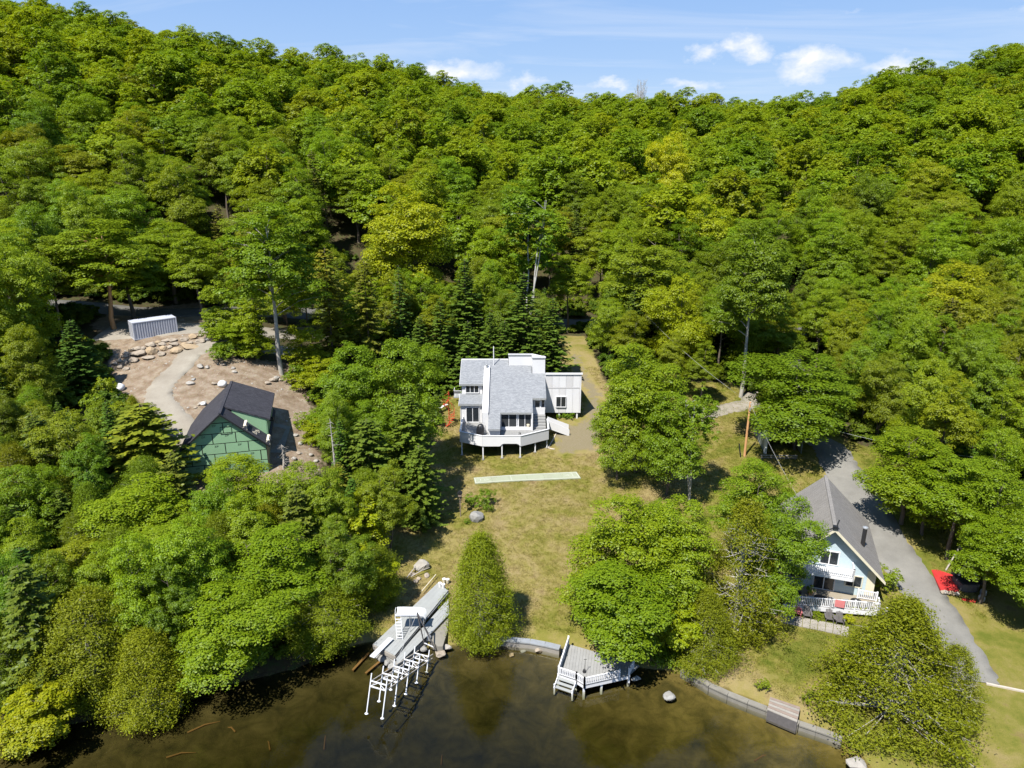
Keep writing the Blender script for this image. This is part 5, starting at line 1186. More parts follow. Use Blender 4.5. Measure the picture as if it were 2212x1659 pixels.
cb('ridge_ornament', M['dark'], lambda m: (m.bar((0,-.1,CPK+.1),(.25,.3,CPK+.85),.1,.1), m.bar((0,-.05,CPK+.15),(-.75,-.3,CPK-.1),.08,.08), m.box(-.25,.2,-.2,.2,CPK+.02,CPK+.3)))
st_ = cb('stove_pipe', M['black_metal'], lambda m: m.tube([(3.1,3.3,cz_(3.1)-.3),(3.1,3.3,cz_(3.1)+1.9)], .2, 12)); cb('pipe_cap', M['alu_grey'], lambda m: m.lathe([(.26,0),(.26,.1),(.05,.18)], (3.1,3.3,cz_(3.1)+1.9), 12), st_)
FZ = 1.9 - CZ                                              # lower deck floor
def cwin(x0, x1, z0, z1, n, fr=.09, mat='cream'):
    f = cb('window', M[mat], lambda m: (m.box(x0-fr,x1+fr,0.92,1.01,z0-fr,z0), m.box(x0-fr,x1+fr,0.92,1.01,z1,z1+fr), m.box(x0-fr,x0,0.92,1.01,z0,z1), m.box(x1,x1+fr,0.92,1.01,z0,z1), [m.box(x0+(x1-x0)*k/n-.05,x0+(x1-x0)*k/n+.05,0.92,1.01,z0,z1) for k in range(1,n)]))
    for k in range(n): cb('pane', M['glass'], lambda m: m.box(x0+(x1-x0)*k/n+.05,x0+(x1-x0)*(k+1)/n-.05,0.95,0.99,z0,z1), f)
cwin(1.75,3.15,FZ+.95,FZ+2.05,2); cwin(-3.3,-1.9,FZ+.9,FZ+2.05,2); cwin(-1.1,.75,FZ+.1,FZ+2.15,2,mat='white_trim'); cwin(-.8,.8,FZ+2.95,FZ+4.3,2,mat='white_trim')
cb('corner_board', M['cream'], lambda m: (m.box(3.55,4.3,.96,.99,FZ+.2,cz_(4.25)-.3),))
# balcony
BZ = FZ + 2.55
cb('balcony', M['white_trim'], lambda m: m.box(-2.4,2.15,-.55,1.0,BZ-.28,BZ)); 
rail(CH, (-2.35,-.5,BZ), (2.1,-.5,BZ), .95, 2, .17, world=False, thick=.07); rail(CH, (2.1,-.5,BZ), (2.1,.95,BZ), .95, 1, .17, world=False, thick=.07)
cb('balcony_brace', M['white_trim'], lambda m: m.box(-2.3,2.05,.7,.85,BZ-.5,BZ-.28))
# deck in front
W2L = (Matrix.Translation((CHX, CHY, CZ)) @ Matrix.Rotation(R(-18.7), 4, 'Z')).inverted()
def wl(x, y, z): return W2L @ Vector((x, y, z))
dFL, dFR = pz(783, 604, 1.9), pz(878.4, 612.0, 1.9)
pl = [wl(*dFL), wl(*dFR), Vector((4.6, 1.0, FZ)), Vector((-4.4, 1.0, FZ))]
cb('deck', M['floor_tan'], lambda m: m.prism([(p.x,p.y) for p in pl], FZ-.06, FZ)); 
dn = (pl[1] - pl[0]).normalized()
cb('deck_fascia', M['white_trim'], lambda m: (m.bar(pl[0]+Vector((0,-.04,-.2)), pl[1]+Vector((0,-.04,-.2)), .05, .42), m.bar(pl[1]+Vector((.04,0,-.2)), pl[2]+Vector((.04,0,-.2)), .05, .42)))
mid = pl[0].lerp(pl[1], .12)
rail(CH, mid, pl[0].lerp(pl[1], .5), .95, 2, .16, world=False, thick=.075); rail(CH, pl[0].lerp(pl[1], .5), pl[1], .95, 3, .16, world=False, thick=.075)
rail(CH, pl[1], pl[1].lerp(pl[2], .45), .95, 1, .16, world=False, thick=.075); rail(CH, Vector((2.9,.45,FZ)), Vector((4.55,.45,FZ)), .95, 2, .16, world=False, thick=.075)
for t in (.05, .35, .65, .97): q = pl[0].lerp(pl[1], t); cb('deck_post', M['dark'], lambda m: m.box(q.x-.08,q.x+.08,q.y+.15,q.y+.3,-1.5,FZ-.1))
# side steps
for i in range(5): cb('side_step', M['timber'], lambda m: m.box(5.0+i*.32,5.34+i*.32,-1.6,-.1,FZ-.2-i*.17-.05,FZ-.2-i*.17))
cb('step_rail', M['white_trim'], lambda m: (m.bar((5.0,-1.65,FZ+.9),(6.6,-1.65,FZ+.05),.07,.07), m.box(6.55,6.65,-1.7,-1.6,FZ-1.3,FZ+.1), m.bar((5.0,-1.65,FZ+.4),(6.6,-1.65,FZ-.4),.05,.05)))
# shrub by chalet right corner
q = gp(885, 600); plant('shrub', q.x + .6, q.y + 1.5, 2.6, 3.4, (.95,.95,.9), 'rounded green shrub at the right corner of the chalet')
# garden furniture
def adirondack(p, rz, mat, label, group=None):
    t = thing('adirondack_chair', label, 'chair', p, rz, group)
    MB().extr([(-.28,.28,.25),(.28,.28,.25),(.28,-.28,.36),(-.28,-.28,.36)], (0,0,.03)).build('seat', mat, t)
    for k in range(5):
        x = -.24 + k * .12; h = 1.02 - abs(k - 2) * .05; MB().bar((x,.25,.28),(x,.55,h),.10,.02,(0,-1,.3)).build('back_slat', mat, t)
    for s in (-1, 1):
        MB().box(s*.36-.07,s*.36+.07,-.38,.42,.55,.58).build('arm', mat, t)
        MB().bar((s*.32,-.3,0),(s*.32,-.3,.55),.05,.08).build('leg', mat, t); MB().bar((s*.3,-.28,.3),(s*.3,.55,0.02),.04,.1).build('leg', mat, t)
    return t
C5 = lambda a, b: ((2340 + a * .15675) / 3, (1660 + b * .15675) / 3)
for (a, b, mn, lab) in ((315,1190,'pink','faded red adirondack chair beside the chalet deck'), (510,1235,'fabric_dk','dark adirondack chair next to the faded red one'), (935,1300,'fabric_dk','dark adirondack chair with a round cover beside it on the stone walk'), (1130,1350,'fabric_dk','dark adirondack chair at the end of the row by the yellow shrub')):
    q = gp(*C5(a, b)); adirondack(q + Vector((0,0,.02)), R(-14), M[mn], lab)
q = gp(*C5(1000, 1190)); tb = thing('round_fire_bowl', 'round black covered grill between two dark adirondack chairs', 'grill', q + Vector((0,.3,0))); MB().lathe([(.05,.6),(.28,.68),(.33,.85),(.2,1.0),(.05,1.05)], (0,0,0), 14).build('bowl', M['black_metal'], tb, smooth=True)
for k in range(3): MB().tube([(0,0,.66),(.3*math.cos(k*2.1),.3*math.sin(k*2.1),0)], .02, 5).build('leg', M['black_metal'], tb)
q = gp(*C5(1310, 1340)); plant('shrub', q.x, q.y, .9, 1.3, (1.9,1.5,.6), 'small yellow shrub at the end of the row of adirondack chairs')
q = gp(*C5(700, 1230)); plant('shrub', q.x, q.y, .6, 1.2, (1.0,1.0,.8), 'low plant between the adirondack chairs')
def sling(p, rz, label, group):
    t = thing('patio_chair', label, 'chair', p, rz, group); MB().box(-.26,.26,-.25,.25,.42,.45).build('seat', M['sling'], t); MB().bar((0,.25,.44),(0,.42,1.08),.5,.03,(0,-1,.3)).build('backrest', M['sling'], t)
    for s in (-1,1): MB().tube([(s*.3,-.28,0),(s*.3,-.25,.62),(s*.3,.3,.64),(s*.3,.36,0)], .018, 5).build('frame_side', M['black_metal'], t)
def dl(lx, ly): return (Matrix.Translation((CHX, CHY, CZ)) @ Matrix.Rotation(R(-18.7), 4, 'Z')) @ Vector((lx, ly, FZ))
for lx, ly in ((.2,-1.5),(1.5,-1.35),(3.6,-1.1),(-1.6,-1.9)): sling(dl(lx, ly), R(170), 'grey sling patio chair behind the white railing of the chalet deck', 'patio chairs on the chalet deck')
for lx, ly, lab in ((-.7,-1.7,'black framed patio table beside the plants on the chalet deck'), (2.55,-1.2,'black framed patio table between grey chairs on the chalet deck')):
    t = thing('patio_table', lab, 'table', dl(lx, ly)); MB().lathe([(.48,.68),(.5,.7),(.5,.72)], (0,0,0), 18).build('table_top', M['black_metal'], t)
    for k in range(4): MB().tube([(.12*math.cos(k*1.571),.12*math.sin(k*1.571),.68),(.2*math.cos(k*1.571),.2*math.sin(k*1.571),.35),(.42*math.cos(k*1.571),.42*math.sin(k*1.571),0)], .018, 5).build('leg', M['black_metal'], t)
t = thing('deck_grill', 'dark covered grill at the left end of the chalet deck', 'grill', dl(-3.0,-1.6)); lofted([(0,0,.7,.35,.05),(0,0,.72,.36,.8),(0,0,.6,.3,1.1),(0,0,.3,.15,1.2)]).build('cover', M['dark'], t, smooth=True); MB().lathe([(.06,0),(.06,.1)], (.5,0,0), 8).build('wheel', M['black_metal'], t)
t = thing('flower_pot', 'terracotta pot with green plant on the chalet deck', 'plant pot', dl(-1.4,-.5)); MB().lathe([(.16,0),(.24,.4),(.27,.42)], (0,0,0), 12).build('pot', M['pole'], t); c_ = bpy.data.objects.new('foliage', PROTO['shrub'][1][0]); link(c_); c_.parent = t; c_.location = (0,0,.3); c_.scale = (.3,.3,.5); c_.color = (.9,1,.8,1)
t = thing('beach_towel', 'red and white towel hung over the chalet deck railing', 'towel', dl(0,0)); q = pl[0].lerp(pl[1], .55); t.rotation_euler = (0,0,R(-18.7)); t.location = (Matrix.Translation((CHX,CHY,CZ)) @ Matrix.Rotation(R(-18.7),4,'Z')) @ q
MB().box(-.1,.75,-.09,-.06,.25,1.02).build('cloth', M['pink'], t)
# grey plank walk in front of the chalet
wq = [gp(*C5(a, b)) for a, b in ((0,1150),(360,1260),(1330,1420),(1300,1600),(490,1480),(0,1330))]
WK = thing('stone_walk', 'grey paved walk in front of the row of adirondack chairs', 'walkway', wq[1])
a0, a1, b0, b1 = wq[0], wq[2], wq[5], wq[3]
for i in range(9):
    for j in range(2):
        u0, u1, v0, v1 = i/9+.004, (i+1)/9-.004, j/2+.01, (j+1)/2-.01
        def L2(u, v): p = a0.lerp(a1, u).lerp(b0.lerp(b1, u), v); p.z = gz(p.x, p.y); return p
        mb = MB(); mb.extr([L2(u0,v1)+Vector((0,0,-.08)), L2(u1,v1)+Vector((0,0,-.08)), L2(u1,v0)+Vector((0,0,-.08)), L2(u0,v0)+Vector((0,0,-.08))], (0,0,.16)); mb.build('paving_slab', M['timber'], WK, world=True)
# ------------------------------------------------------------------ utility pole, wires, shelter
pb = gp(744.5, 456); UP = thing('utility_pole', 'orange brown wooden utility pole standing in the side lawn', 'utility pole', pb)
hp_ = pY(751, 402, pb.y).z - pb.z
MB().tube([(0,0,-.5),(0,0,hp_*.5),(0,0,hp_)], [.17,.15,.12], 10).build('shaft', M['pole'], UP); MB().box(-.09,.09,-.2,-.12,hp_-1.2,hp_-.7).build('junction_box', M['alu_grey'], UP); MB().tube([(0,-.14,hp_-.3),(0,-.2,hp_-.15)], .04, 6).build('insulator', M['white_trim'], UP)
def wire(a, b, sag, label, r=.015):
    a, b = Vector(a), Vector(b); mb = MB(); mb.tube([a.lerp(b, t/16) - Vector((0,0,sag*4*(t/16)*(1-t/16))) for t in range(17)], r, 5); tag(mb.build('overhead_wire', M['wire']), label, 'wire')
ptop = pb + Vector((0,0,hp_ - .2))
wire(ptop, (22, 121, gz(22,121)+9), .8, 'overhead wire running from the utility pole up toward the road'); wire(ptop, dl(-1.5, 10) + Vector((0,0,3.6)), .5, 'overhead wire from the utility pole down to the chalet roof'); wire(ptop, (55, 78, 8.5), .9, 'overhead wire from the utility pole crossing above the gravel driveway')
p = gp(*((2000 + 820 * .2712) / 3, (1000 + 1370 * .2712) / 3)); t = thing('leaning_stake', 'short dark stake leaning in the grass beside the utility pole', 'stake', p); MB().bar((0,0,-.2),(-.35,.2,1.9),.14,.1).build('stake', M['dark'], t)
SHq = gp(784, 455); SH = thing('fabric_shelter', 'grey fabric car shelter with dark open front beneath a tree', 'shelter', (SHq.x, SHq.y + .3, SHq.z), R(-4))
arch = [(-2.4,0),(-2.4,1.7),(-2.1,2.3),(-1.2,2.85),(0,3.05),(1.2,2.85),(2.1,2.3),(2.4,1.7),(2.4,0)]
mb = MB(); n = len(arch); mb.add([(x,0,z) for x,z in arch] + [(x,6,z) for x,z in arch] + [(x*.97,0,z*.975) for x,z in arch] + [(x*.97,6,z*.975) for x,z in arch], [(i,i+1,n+i+1,n+i) for i in range(n-1)] + [(2*n+i,2*n+i+1,3*n+i+1,3*n+i) for i in range(n-1)] + [(i,i+1,2*n+i+1,2*n+i) for i in range(n-1)]); mb.build('cover', M['fabric_shelter'], SH)
MB().extr([(x*.95,5.9,z*.96) for x,z in arch], (0,.05,0)).build('back_panel', M['dark'], SH)  # near-black colour stands in for the shaded interior
for yy in (.05, 3.0): MB().tube([(x*.98,yy,z*.98) for x,z in arch], .035, 6).build('hoop', M['alu_grey'], SH)
MB().box(-2.55,-2.3,-.25,.25,.0,2.2).build('front_flap', M['sack'], SH)
mb = MB(); mb.box(-2.2,2.2,.1,5.8,-.05,.02); mb.build('shade_floor', M['dark'], SH)  # black sheet added to darken the shelter's shaded inside
lg = gp(*((2000 + 1240 * .2712) / 3, (1000 + 1395 * .2712) / 3)); t = thing('railing_log', 'weathered timber barrier in front of the grey shelter', 'barrier', lg, R(-2))
MB().bar((-2.4,0,.55),(2.4,0,.55),.14,.14).build('upper_log', M['timber'], t); MB().bar((-2.4,0,.25),(2.4,0,.25),.12,.12).build('lower_log', M['timber'], t)
for x in (-2.2,0,2.2): MB().box(x-.07,x+.07,-.0,.14,-.3,.62).build('post', M['timber'], t)
for a, b, wd in ((1145,800,60),(1265,825,90),(1000,745,50),(1130,835,40)):
    q = gp((2000 + a * .2712) / 3, (1000 + b * .2712) / 3); k = .0904 * proj(q)[2] / FPX; o = rock('rock', 'stone_white', q + Vector((0,0,wd*k*.15)), wd*k*.5, wd*k*.4, wd*k*.35); tag(o, 'pale boulder beside the rutted gravel drive behind the shelter', 'rock', 'pale boulders behind the shelter')
# ------------------------------------------------------------------ red platform with hot tub and log frame
C7 = lambda a, b: ((2780 + a * .10246) / 3, (1660 + b * .10246) / 3)
r0, r1, r2, r3 = [pz(*C7(a, b), 1.75) for a, b in ((110,400),(430,1065),(950,1130),(800,640))]
RPf = thing('red_platform', 'low red painted deck on a stone base beside the gravel driveway', 'deck', (r1.x, r1.y, gz(r1.x, r1.y)))
NB = 12
for i in range(NB):
    u0, u1 = i / NB + .003, (i + 1) / NB - .003
    q = [r1.lerp(r2, u0), r1.lerp(r2, u1), r0.lerp(r3, u1), r0.lerp(r3, u0)]
    mb = MB(); mb.extr([p + Vector((0,0,-.05)) for p in q], (0,0,.05)); mb.build('floor_board', M['red'], RPf, world=True)
mb = MB(); mb.extr([p + Vector((0,0,-.9)) for p in (r1 + Vector((.06,.06,0)), r2 + Vector((-.06,.06,0)), r3 + Vector((-.05,-.05,0)), r0 + Vector((.06,-.05,0)))], (0,0,.84)); mb.build('stone_base', M['concrete'], RPf, world=True)
mb = MB(); mb.bar(r0 + Vector((-.03,0,-.1)), r1 + Vector((-.03,0,-.1)), .05, .2); mb.build('edge_board', M['red'], RPf, world=True)
for k in range(7):
    p = r1.lerp(r2, (k + .5) / 7); rock('base_stone', rk.choice(['stone_tan', 'stone', 'stone_white']), Vector((p.x, p.y - .05, gz(p.x, p.y) + .28)), .3, .22, .32, RPf)
s0, s1, s2, s3 = [pz(*C7(a, b), 1.25) for a, b in ((960,1190),(1040,1370),(1420,1450),(1500,1290))]
LS = thing('red_step', 'lower red painted step next to the red platform', 'step', (s0.x, s0.y, gz(s0.x, s0.y)))
for i in range(4):
    u0, u1 = i/4+.01, (i+1)/4-.01; mb = MB(); mb.extr([p + Vector((0,0,-.05)) for p in (s1.lerp(s0,u0).lerp(s2.lerp(s3,u0),0), s2.lerp(s3,u0), s2.lerp(s3,u1), s1.lerp(s0,u1))], (0,0,.05)); mb.build('floor_board', M['red'], LS, world=True)
mb = MB(); mb.extr([p + Vector((0,0,-.6)) for p in (s1, s2, s3, s0)], (0,0,.5)); mb.build('skirt', M['brown_board'], LS, world=True)
hq = pz(*C7(1220, 1100), 1.3); HT = thing('hot_tub', 'dark covered hot tub in the shade beside the red platform', 'hot tub', (hq.x, hq.y + .6, gz(hq.x, hq.y + .6)))
lofted([(0,0,1.05,1.05,0),(0,0,1.08,1.08,.8),(0,0,1.0,1.0,.85)], 20).build('tub', M['fabric_dk'], HT); MB().box(-1.05,1.05,-1.05,1.05,.86,.98).build('cover', M['dark'], HT, bevel=.04)
fq = pz(*C7(1000, 800), 1.75); LF = thing('log_frame', 'pale log frame leaning together over the red platform', 'frame', (fq.x, fq.y, 1.5))
MB().tube([(-.9,-.3,0),(.7,.5,2.6)], .09, 8).build('log', M['deadwood'], LF); MB().tube([(2.2,.2,-.4),(.6,.6,2.9)], .09, 8).build('log', M['deadwood'], LF); MB().tube([(.65,.55,2.75),(.9,2.4,2.7)], .08, 8).build('log', M['deadwood'], LF); MB().tube([(-.5,1.9,0),(.9,2.4,2.9)], .08, 8).build('log', M['deadwood'], LF)
for a, b, lab in ((1640,1170,'grey round tank in the shade, behind its neighbour by the hot tub'), (1590,1340,'grey round tank in the shade at the end of the red step')):
    q = gp(*C7(a, b + 60)); t = thing('gas_tank', lab, 'tank', q); lofted([(0,0,.2,.2,.04),(0,0,.27,.27,.12),(0,0,.29,.29,.35),(0,0,.26,.26,.58),(0,0,.1,.1,.7)], 14).build('tank', M['alu_grey'], t, smooth=True); MB().lathe([(.09,0),(.09,.08)], (0,0,.68), 8).build('valve_collar', M['alu'], t)
# ------------------------------------------------------------------ dock and the frame hoisted beside it
C3 = lambda a, b: (346.7 + a * .10047, 560 + b * .10047)
C1 = lambda a, b: ((1100 + a * .14463) / 3, (1720 + b * .14463) / 3)
def bil(q, u, v): return q[0].lerp(q[1], u).lerp(q[3].lerp(q[2], u), v)
def strips(T, q, n, name, mat, th=.06, gap=.012, along='v', m=1):
    for i in range(n):
        for j in range(m):
            u0, u1, v0, v1 = i/n+gap/n, (i+1)/n-gap/n, j/m+.002, (j+1)/m-.002
            mb = MB(); mb.extr([p - Vector((0,0,th)) for p in (bil(q,u0,v0), bil(q,u1,v0), bil(q,u1,v1), bil(q,u0,v1))], (0,0,th)); mb.build(name, mat, T, world=True)
ZU, ZL, ZC = 1.2, .92, .78
qU = [pz(*C3(262,838), ZU), pz(*C3(482,952), ZU), pz(*C3(1012,300), ZU), pz(*C3(905,228), ZU)]
DK = thing('dock', 'wide grey painted wooden dock running from the lawn into the lake', 'dock', (qU[1].x, qU[1].y, 0))
strips(DK, qU, 8, 'deck_plank', M['grey_board'], m=2)
qF = [p - Vector((0,0,.08)) for p in qU]
def face(a, b, z0, z1, name, mat, th=.06):
    a, b = Vector((a.x,a.y,0)), Vector((b.x,b.y,0)); mb = MB(); mb.bar(a + Vector((0,0,(z0+z1)/2)), b + Vector((0,0,(z0+z1)/2)), th, z1-z0); return mb.build(name, mat, DK, world=True)
face(qU[0], qU[1], .72, ZU-.08, 'front_beam', M['timber'], .1); face(qU[1], qU[2], .9, ZU-.07, 'side_beam', M['timber'], .1); face(qU[0], qU[3], .7, ZU-.08, 'side_beam', M['timber'], .1)
qL = [pz(*C3(488,968), ZL), pz(*C3(505,1040), ZL), pz(*C3(1022,540), ZL), pz(*C3(1012,385), ZL)]
strips(DK, qL, 3, 'lower_plank', M['grey_board'], m=2)
mb = MB(); a, b, c, d = [Vector((p.x,p.y,-.8)) for p in (qU[0]+Vector((.35,.3,0)), qL[1]+Vector((-.1,.25,0)), qL[2], qU[3])]; mb.extr([a,b,c,d], (0,0,1.38)); mb.build('stone_crib', M['stone_grey'], DK, world=True)
for k in range(5):
    p = Vector(qU[0]).lerp(qL[1], (k+.5)/5); rock('crib_stone', 'stone_grey', Vector((p.x+.1, p.y+.1, .15)), .5, .35, .42, DK)
for off, mt in ((.0,'dark'),(.16,'alu_grey'),(.34,'dark')):
    a = qU[1].lerp(qL[0], off+.15); b = qU[2].lerp(qL[3], off+.15); mb = MB(); mb.bar(a, b, .07, .09); mb.build('rub_rail', M[mt], DK, world=True)
rl = MB(); rl.bar(pz(*C1(1300,1270),ZL+.1), pz(*C1(1690,860),ZL+.1), .12, .12); rl.build('guide_rail', M['alu_grey'], DK, world=True)
qS = [pz(*C3(820,770),ZC), pz(*C3(905,860),ZC), pz(*C3(1005,700),ZC), pz(*C3(1018,560),ZC)]
SLB = tag(MB().extr([p - Vector((0,0,.9)) for p in (qS[0], qS[1], pz(*C3(955,860),ZC), qS[2], qS[3])], (0,0,.9)).build('concrete_ramp', M['concrete']), 'rough concrete landing between the dock and the lone cedar', kind='structure')
for a, b, wd, mn, lab in ((1000,870,105,'stone_white','pale boulder at the waterline below the lone cedar'),(770,880,90,'stone_grey','grey boulder under the hoisted dock frame'),(930,930,150,'stone','long flat boulder in the shallows beside the concrete landing')):
    q = pz(*C3(a,b), .2); k = .10047*proj(q)[2]/FPX; tag(rock('boulder', mn, q, wd*k*.5, wd*k*.38, .45), lab, 'boulder')
for k, (a, b) in enumerate(((930,250),(962,262),(970,208),(1005,212))):
    q = pz(*C3(a, b + 14), ZU if k < 2 else .9); t = thing('bucket', ('white' if k < 2 else 'cream') + ' bucket standing at the landward end of the dock', 'bucket', q, group='%s buckets on the dock' % ('white' if k < 2 else 'cream'))
    MB().lathe([(.15,0),(.19,.38),(.2,.4)], (0,0,0), 12).build('pail', M['sack'] if k < 2 else M['cream'], t); MB().lathe([(.2,.4),(.2,.43)], (0,0,0), 12).build('lid', M['white_trim'], t)
# diving board
dA, dB = pz(*C3(440,778),1.45), pz(*C3(252,966),1.4); DV = thing('diving_board', 'white diving board jutting from the dock over the water', 'diving board', (dA.x, dA.y, ZU))
mb = MB(); mb.bar(dA, dB, .5, .07); mb.build('board', M['alu'], DV, world=True)
for t in (.06, .42):
    p = dA.lerp(dB, t); mb = MB(); mb.box(p.x-.2,p.x+.2,p.y-.12,p.y+.12,ZU,p.z-.04); mb.build('support', M['alu_grey'], DV, world=True)
# water slide
zt = 3.0; ctr = [pz(*C1(620,815),zt), pz(*C1(760,812),zt), pz(*C1(900,815),zt-.08), pz(*C1(1060,818),zt-.25), pz(*C1(1190,835),zt-.5), pz(*C1(1235,880),zt-.75)]
SLD = thing('water_slide', 'white plastic water slide with a ladder standing on the dock', 'slide', (ctr[1].x, ctr[1].y, ZU))
prof = [(-.55,.22),(-.5,-.02),(-.25,-.1),(.25,-.1),(.5,-.02),(.55,.22)]; mb = MB(); vs = []
for p in ctr: vs += [p + Vector((0,o,h)) for o,h in prof] + [p + Vector((0,o*1.06,h-.05)) for o,h in prof]
n = 12; fs = []
for i in range(len(ctr)-1):
    for j in range(5): fs += [(i*n+j,i*n+j+1,(i+1)*n+j+1,(i+1)*n+j), (i*n+6+j,i*n+7+j,(i+1)*n+7+j,(i+1)*n+6+j)]
    fs += [(i*n,i*n+6,(i+1)*n+6,(i+1)*n), (i*n+5,i*n+11,(i+1)*n+11,(i+1)*n+5)]
mb.add(vs, fs).build('chute', M['alu'], SLD, world=True, smooth=True)
for p in (ctr[2], ctr[4]):
    mb = MB(); mb.tube([p + Vector((0,-.3,-.1)), Vector((p.x,p.y-.5,ZU))], .03, 6).tube([p + Vector((0,.3,-.1)), Vector((p.x,p.y+.5,ZU))], .03, 6); mb.build('support_leg', M['alu_grey'], SLD, world=True)
la, lb = pz(*C1(690,1375),ZU), ctr[0].lerp(ctr[1], .35) + Vector((0,-.55,-.05))
ld = SLD
for sx in (-.26,.26): MB().tube([la + Vector((sx,0,0)), lb + Vector((sx,0,0)), lb + Vector((sx,.25,.55)), lb + Vector((sx,.7,.5))], .028, 6).build('ladder_rail', M['alu'], SLD, world=True)
for k in range(7): p = la.lerp(lb, (k+.6)/7.4); MB().bar(p + Vector((-.26,0,0)), p + Vector((.26,0,0)), .09, .04).build('rung', M['alu'], SLD, world=True)
# hoist
ap = pz(*C1(1045,815),4.3); HO = thing('hoist_frame', 'dark steel tripod hoist standing beside the dock', 'hoist', (pz(*C1(1210,1500),.6)))
for k, (a, b, z) in enumerate(((1200,1490,.62),(1430,1590,.5),(1290,1280,.6))):
    MB().tube([ap, pz(*C1(a,b),z)], .06, 8).build('leg', M['fabric_dk'], HO, world=True)
p = pz(*C1(1290,1345),.9); mb = MB(); mb.box(p.x-.18,p.x+.18,p.y-.15,p.y+.15,.7,1.1); mb.build('winch', M['alu_grey'], HO, world=True)
MB().bar(ap.lerp(pz(*C1(1200,1490),.62),.93), ap.lerp(pz(*C1(1430,1590),.5),.93), .07, .07).build('cross_bar', M['alu'], HO, world=True)
# dock section hoisted with its long legs out of the water (fitted position)
O = Vector((-7.316, 51.903, .997)); ph, th = 4.354, .359; hx, hy = math.cos(ph), math.sin(ph)
ax_ = Vector((math.cos(th)*hx, math.cos(th)*hy, math.sin(th))); gd = Vector((math.sin(th)*hx, math.sin(th)*hy, -math.cos(th))); bs = Vector((hy, -hx, 0))
FRM = thing('raised_dock_frame', 'white metal dock frame tilted out of the water on long footed legs', 'dock frame', (O.x, O.y, 0))
sp, uu, ll, ww, kk_ = 1.864, .584, 1.293, 1.408, .299
for i in range(5):
    nn = O + ax_ * sp * i
    for s_ in (0, 1):
        base = nn + bs * ww * s_; bot = base + gd * (ll + kk_ * i)
        lg_ = MB().tube([base - gd * uu, bot], .05, 8).build('leg', M['alu'], FRM, world=True)
        MB().tube([bot, bot + gd * .06, bot + gd * .1], [.07, .15, .15], 10).build('foot_pad', M['alu'], lg_, world=True)
    for h in (0, .42): MB().bar(nn + gd*h, nn + bs*ww + gd*h, .07, .09).build('cross_beam', M['alu'], FRM, world=True)
    MB().bar(nn + gd*.42, nn + bs*ww*.5, .04, .04).build('brace', M['alu'], FRM, world=True); MB().bar(nn + bs*ww + gd*.42, nn + bs*ww*.5, .04, .04).build('brace', M['alu'], FRM, world=True)
for s_ in (0, 1):
    for h in (.05, .42): MB().bar(O - ax_*.9 + bs*ww*s_ + gd*h, O + ax_*sp*4 + bs*ww*s_ + gd*h, .06, .08).build('long_rail', M['hose'], FRM, world=True)
wire(ap, O + ax_*sp*3 + bs*ww*.5, .1, 'hoist cable from the dark tripod down to the raised dock frame', .02)
# sunken timbers
for (a, b, c, d, lab) in ((220,930,60,1100,'sunken dark timber in the water left of the diving board'), (370,980,190,1130,'sunken orange brown timber below the diving board'), (440,1060,395,1110,'short sunken timber beside the raised dock frame')):
    p0, p1 = pz(*C3(a,b), -.25), pz(*C3(c,d), -.35); mb = MB(); mb.bar(p0, p1, .22, .15); tag(mb.build('sunken_timber', M['sunk']), lab, 'timber')
rsk = random.Random(12)
for k in range(8):
    u, v = (rsk.uniform(150, 400), rsk.uniform(700, 760)) if k < 6 else (rsk.uniform(420, 760), rsk.uniform(690, 755))
    q = pz(u, v, 0); b_ = gz(q.x, q.y)
    if b_ > -.4: continue
    a_ = rsk.uniform(0, 3.14); l_ = rsk.uniform(1.0, 2.6); mb = MB(); mb.tube([(q.x, q.y, b_ + .05), (q.x + math.cos(a_)*l_*.5, q.y + math.sin(a_)*l_*.5 + .15, b_ + .12), (q.x + math.cos(a_)*l_, q.y + math.sin(a_)*l_, b_ + .04)], [.07, .06, .02], 6)
    tag(mb.build('sunken_branch', M['sunk']), 'thin branch lying on the lake bed under the water', 'branch', 'sunken branches on the lake bed')
# driftwood and boulders at the lawn corner
bq = gp(*C3(745,100)); tag(rock('boulder', 'stone_white', bq + Vector((0,.2,.4)), .95, .8, .95), 'large pale boulder at the lawn corner above the dock', 'boulder')
for a, b, s_ in ((650,150,.45),(690,215,.4),(800,160,.4),(720,190,.35)): q = gp(*C3(a,b)); tag(rock('rock', 'stone', q + Vector((0,0,.1)), s_, s_*.8, s_*.7), 'brown rock lying around the large pale boulder above the dock', 'rock', 'rocks around the pale boulder')
for k, (a, b, c, d) in enumerate(((640,190,830,115),(600,200,690,100),(655,130,760,60))):
    p0, p1 = gp(*C3(a,b)), gp(*C3(c,d)); mb = MB(); m_ = p0.lerp(p1,.5) + Vector((.1,.1,.5)); mb.tube([p0 + Vector((0,0,.3)), m_, p1 + Vector((0,0,.5))], [.05,.045,.02], 6).tube([m_, m_ + Vector((.4,.3,.5))], [.03,.01], 5); tag(mb.build('driftwood', M['deadwood']), 'bare driftwood branch %s the pale boulder above the dock' % ('lying across', 'leaning left of', 'lying behind')[k], 'driftwood')
p0, p1 = gp(*C3(750,350)), gp(*C3(890,185)); mb = MB(); mb.tube([p0 + Vector((0,0,.5)), p1 + Vector((0,0,.5))], .04, 6); tag(mb.build('bamboo_pole', M['lumber']), 'thin pale pole lying in the grass beside the dock', 'pole')
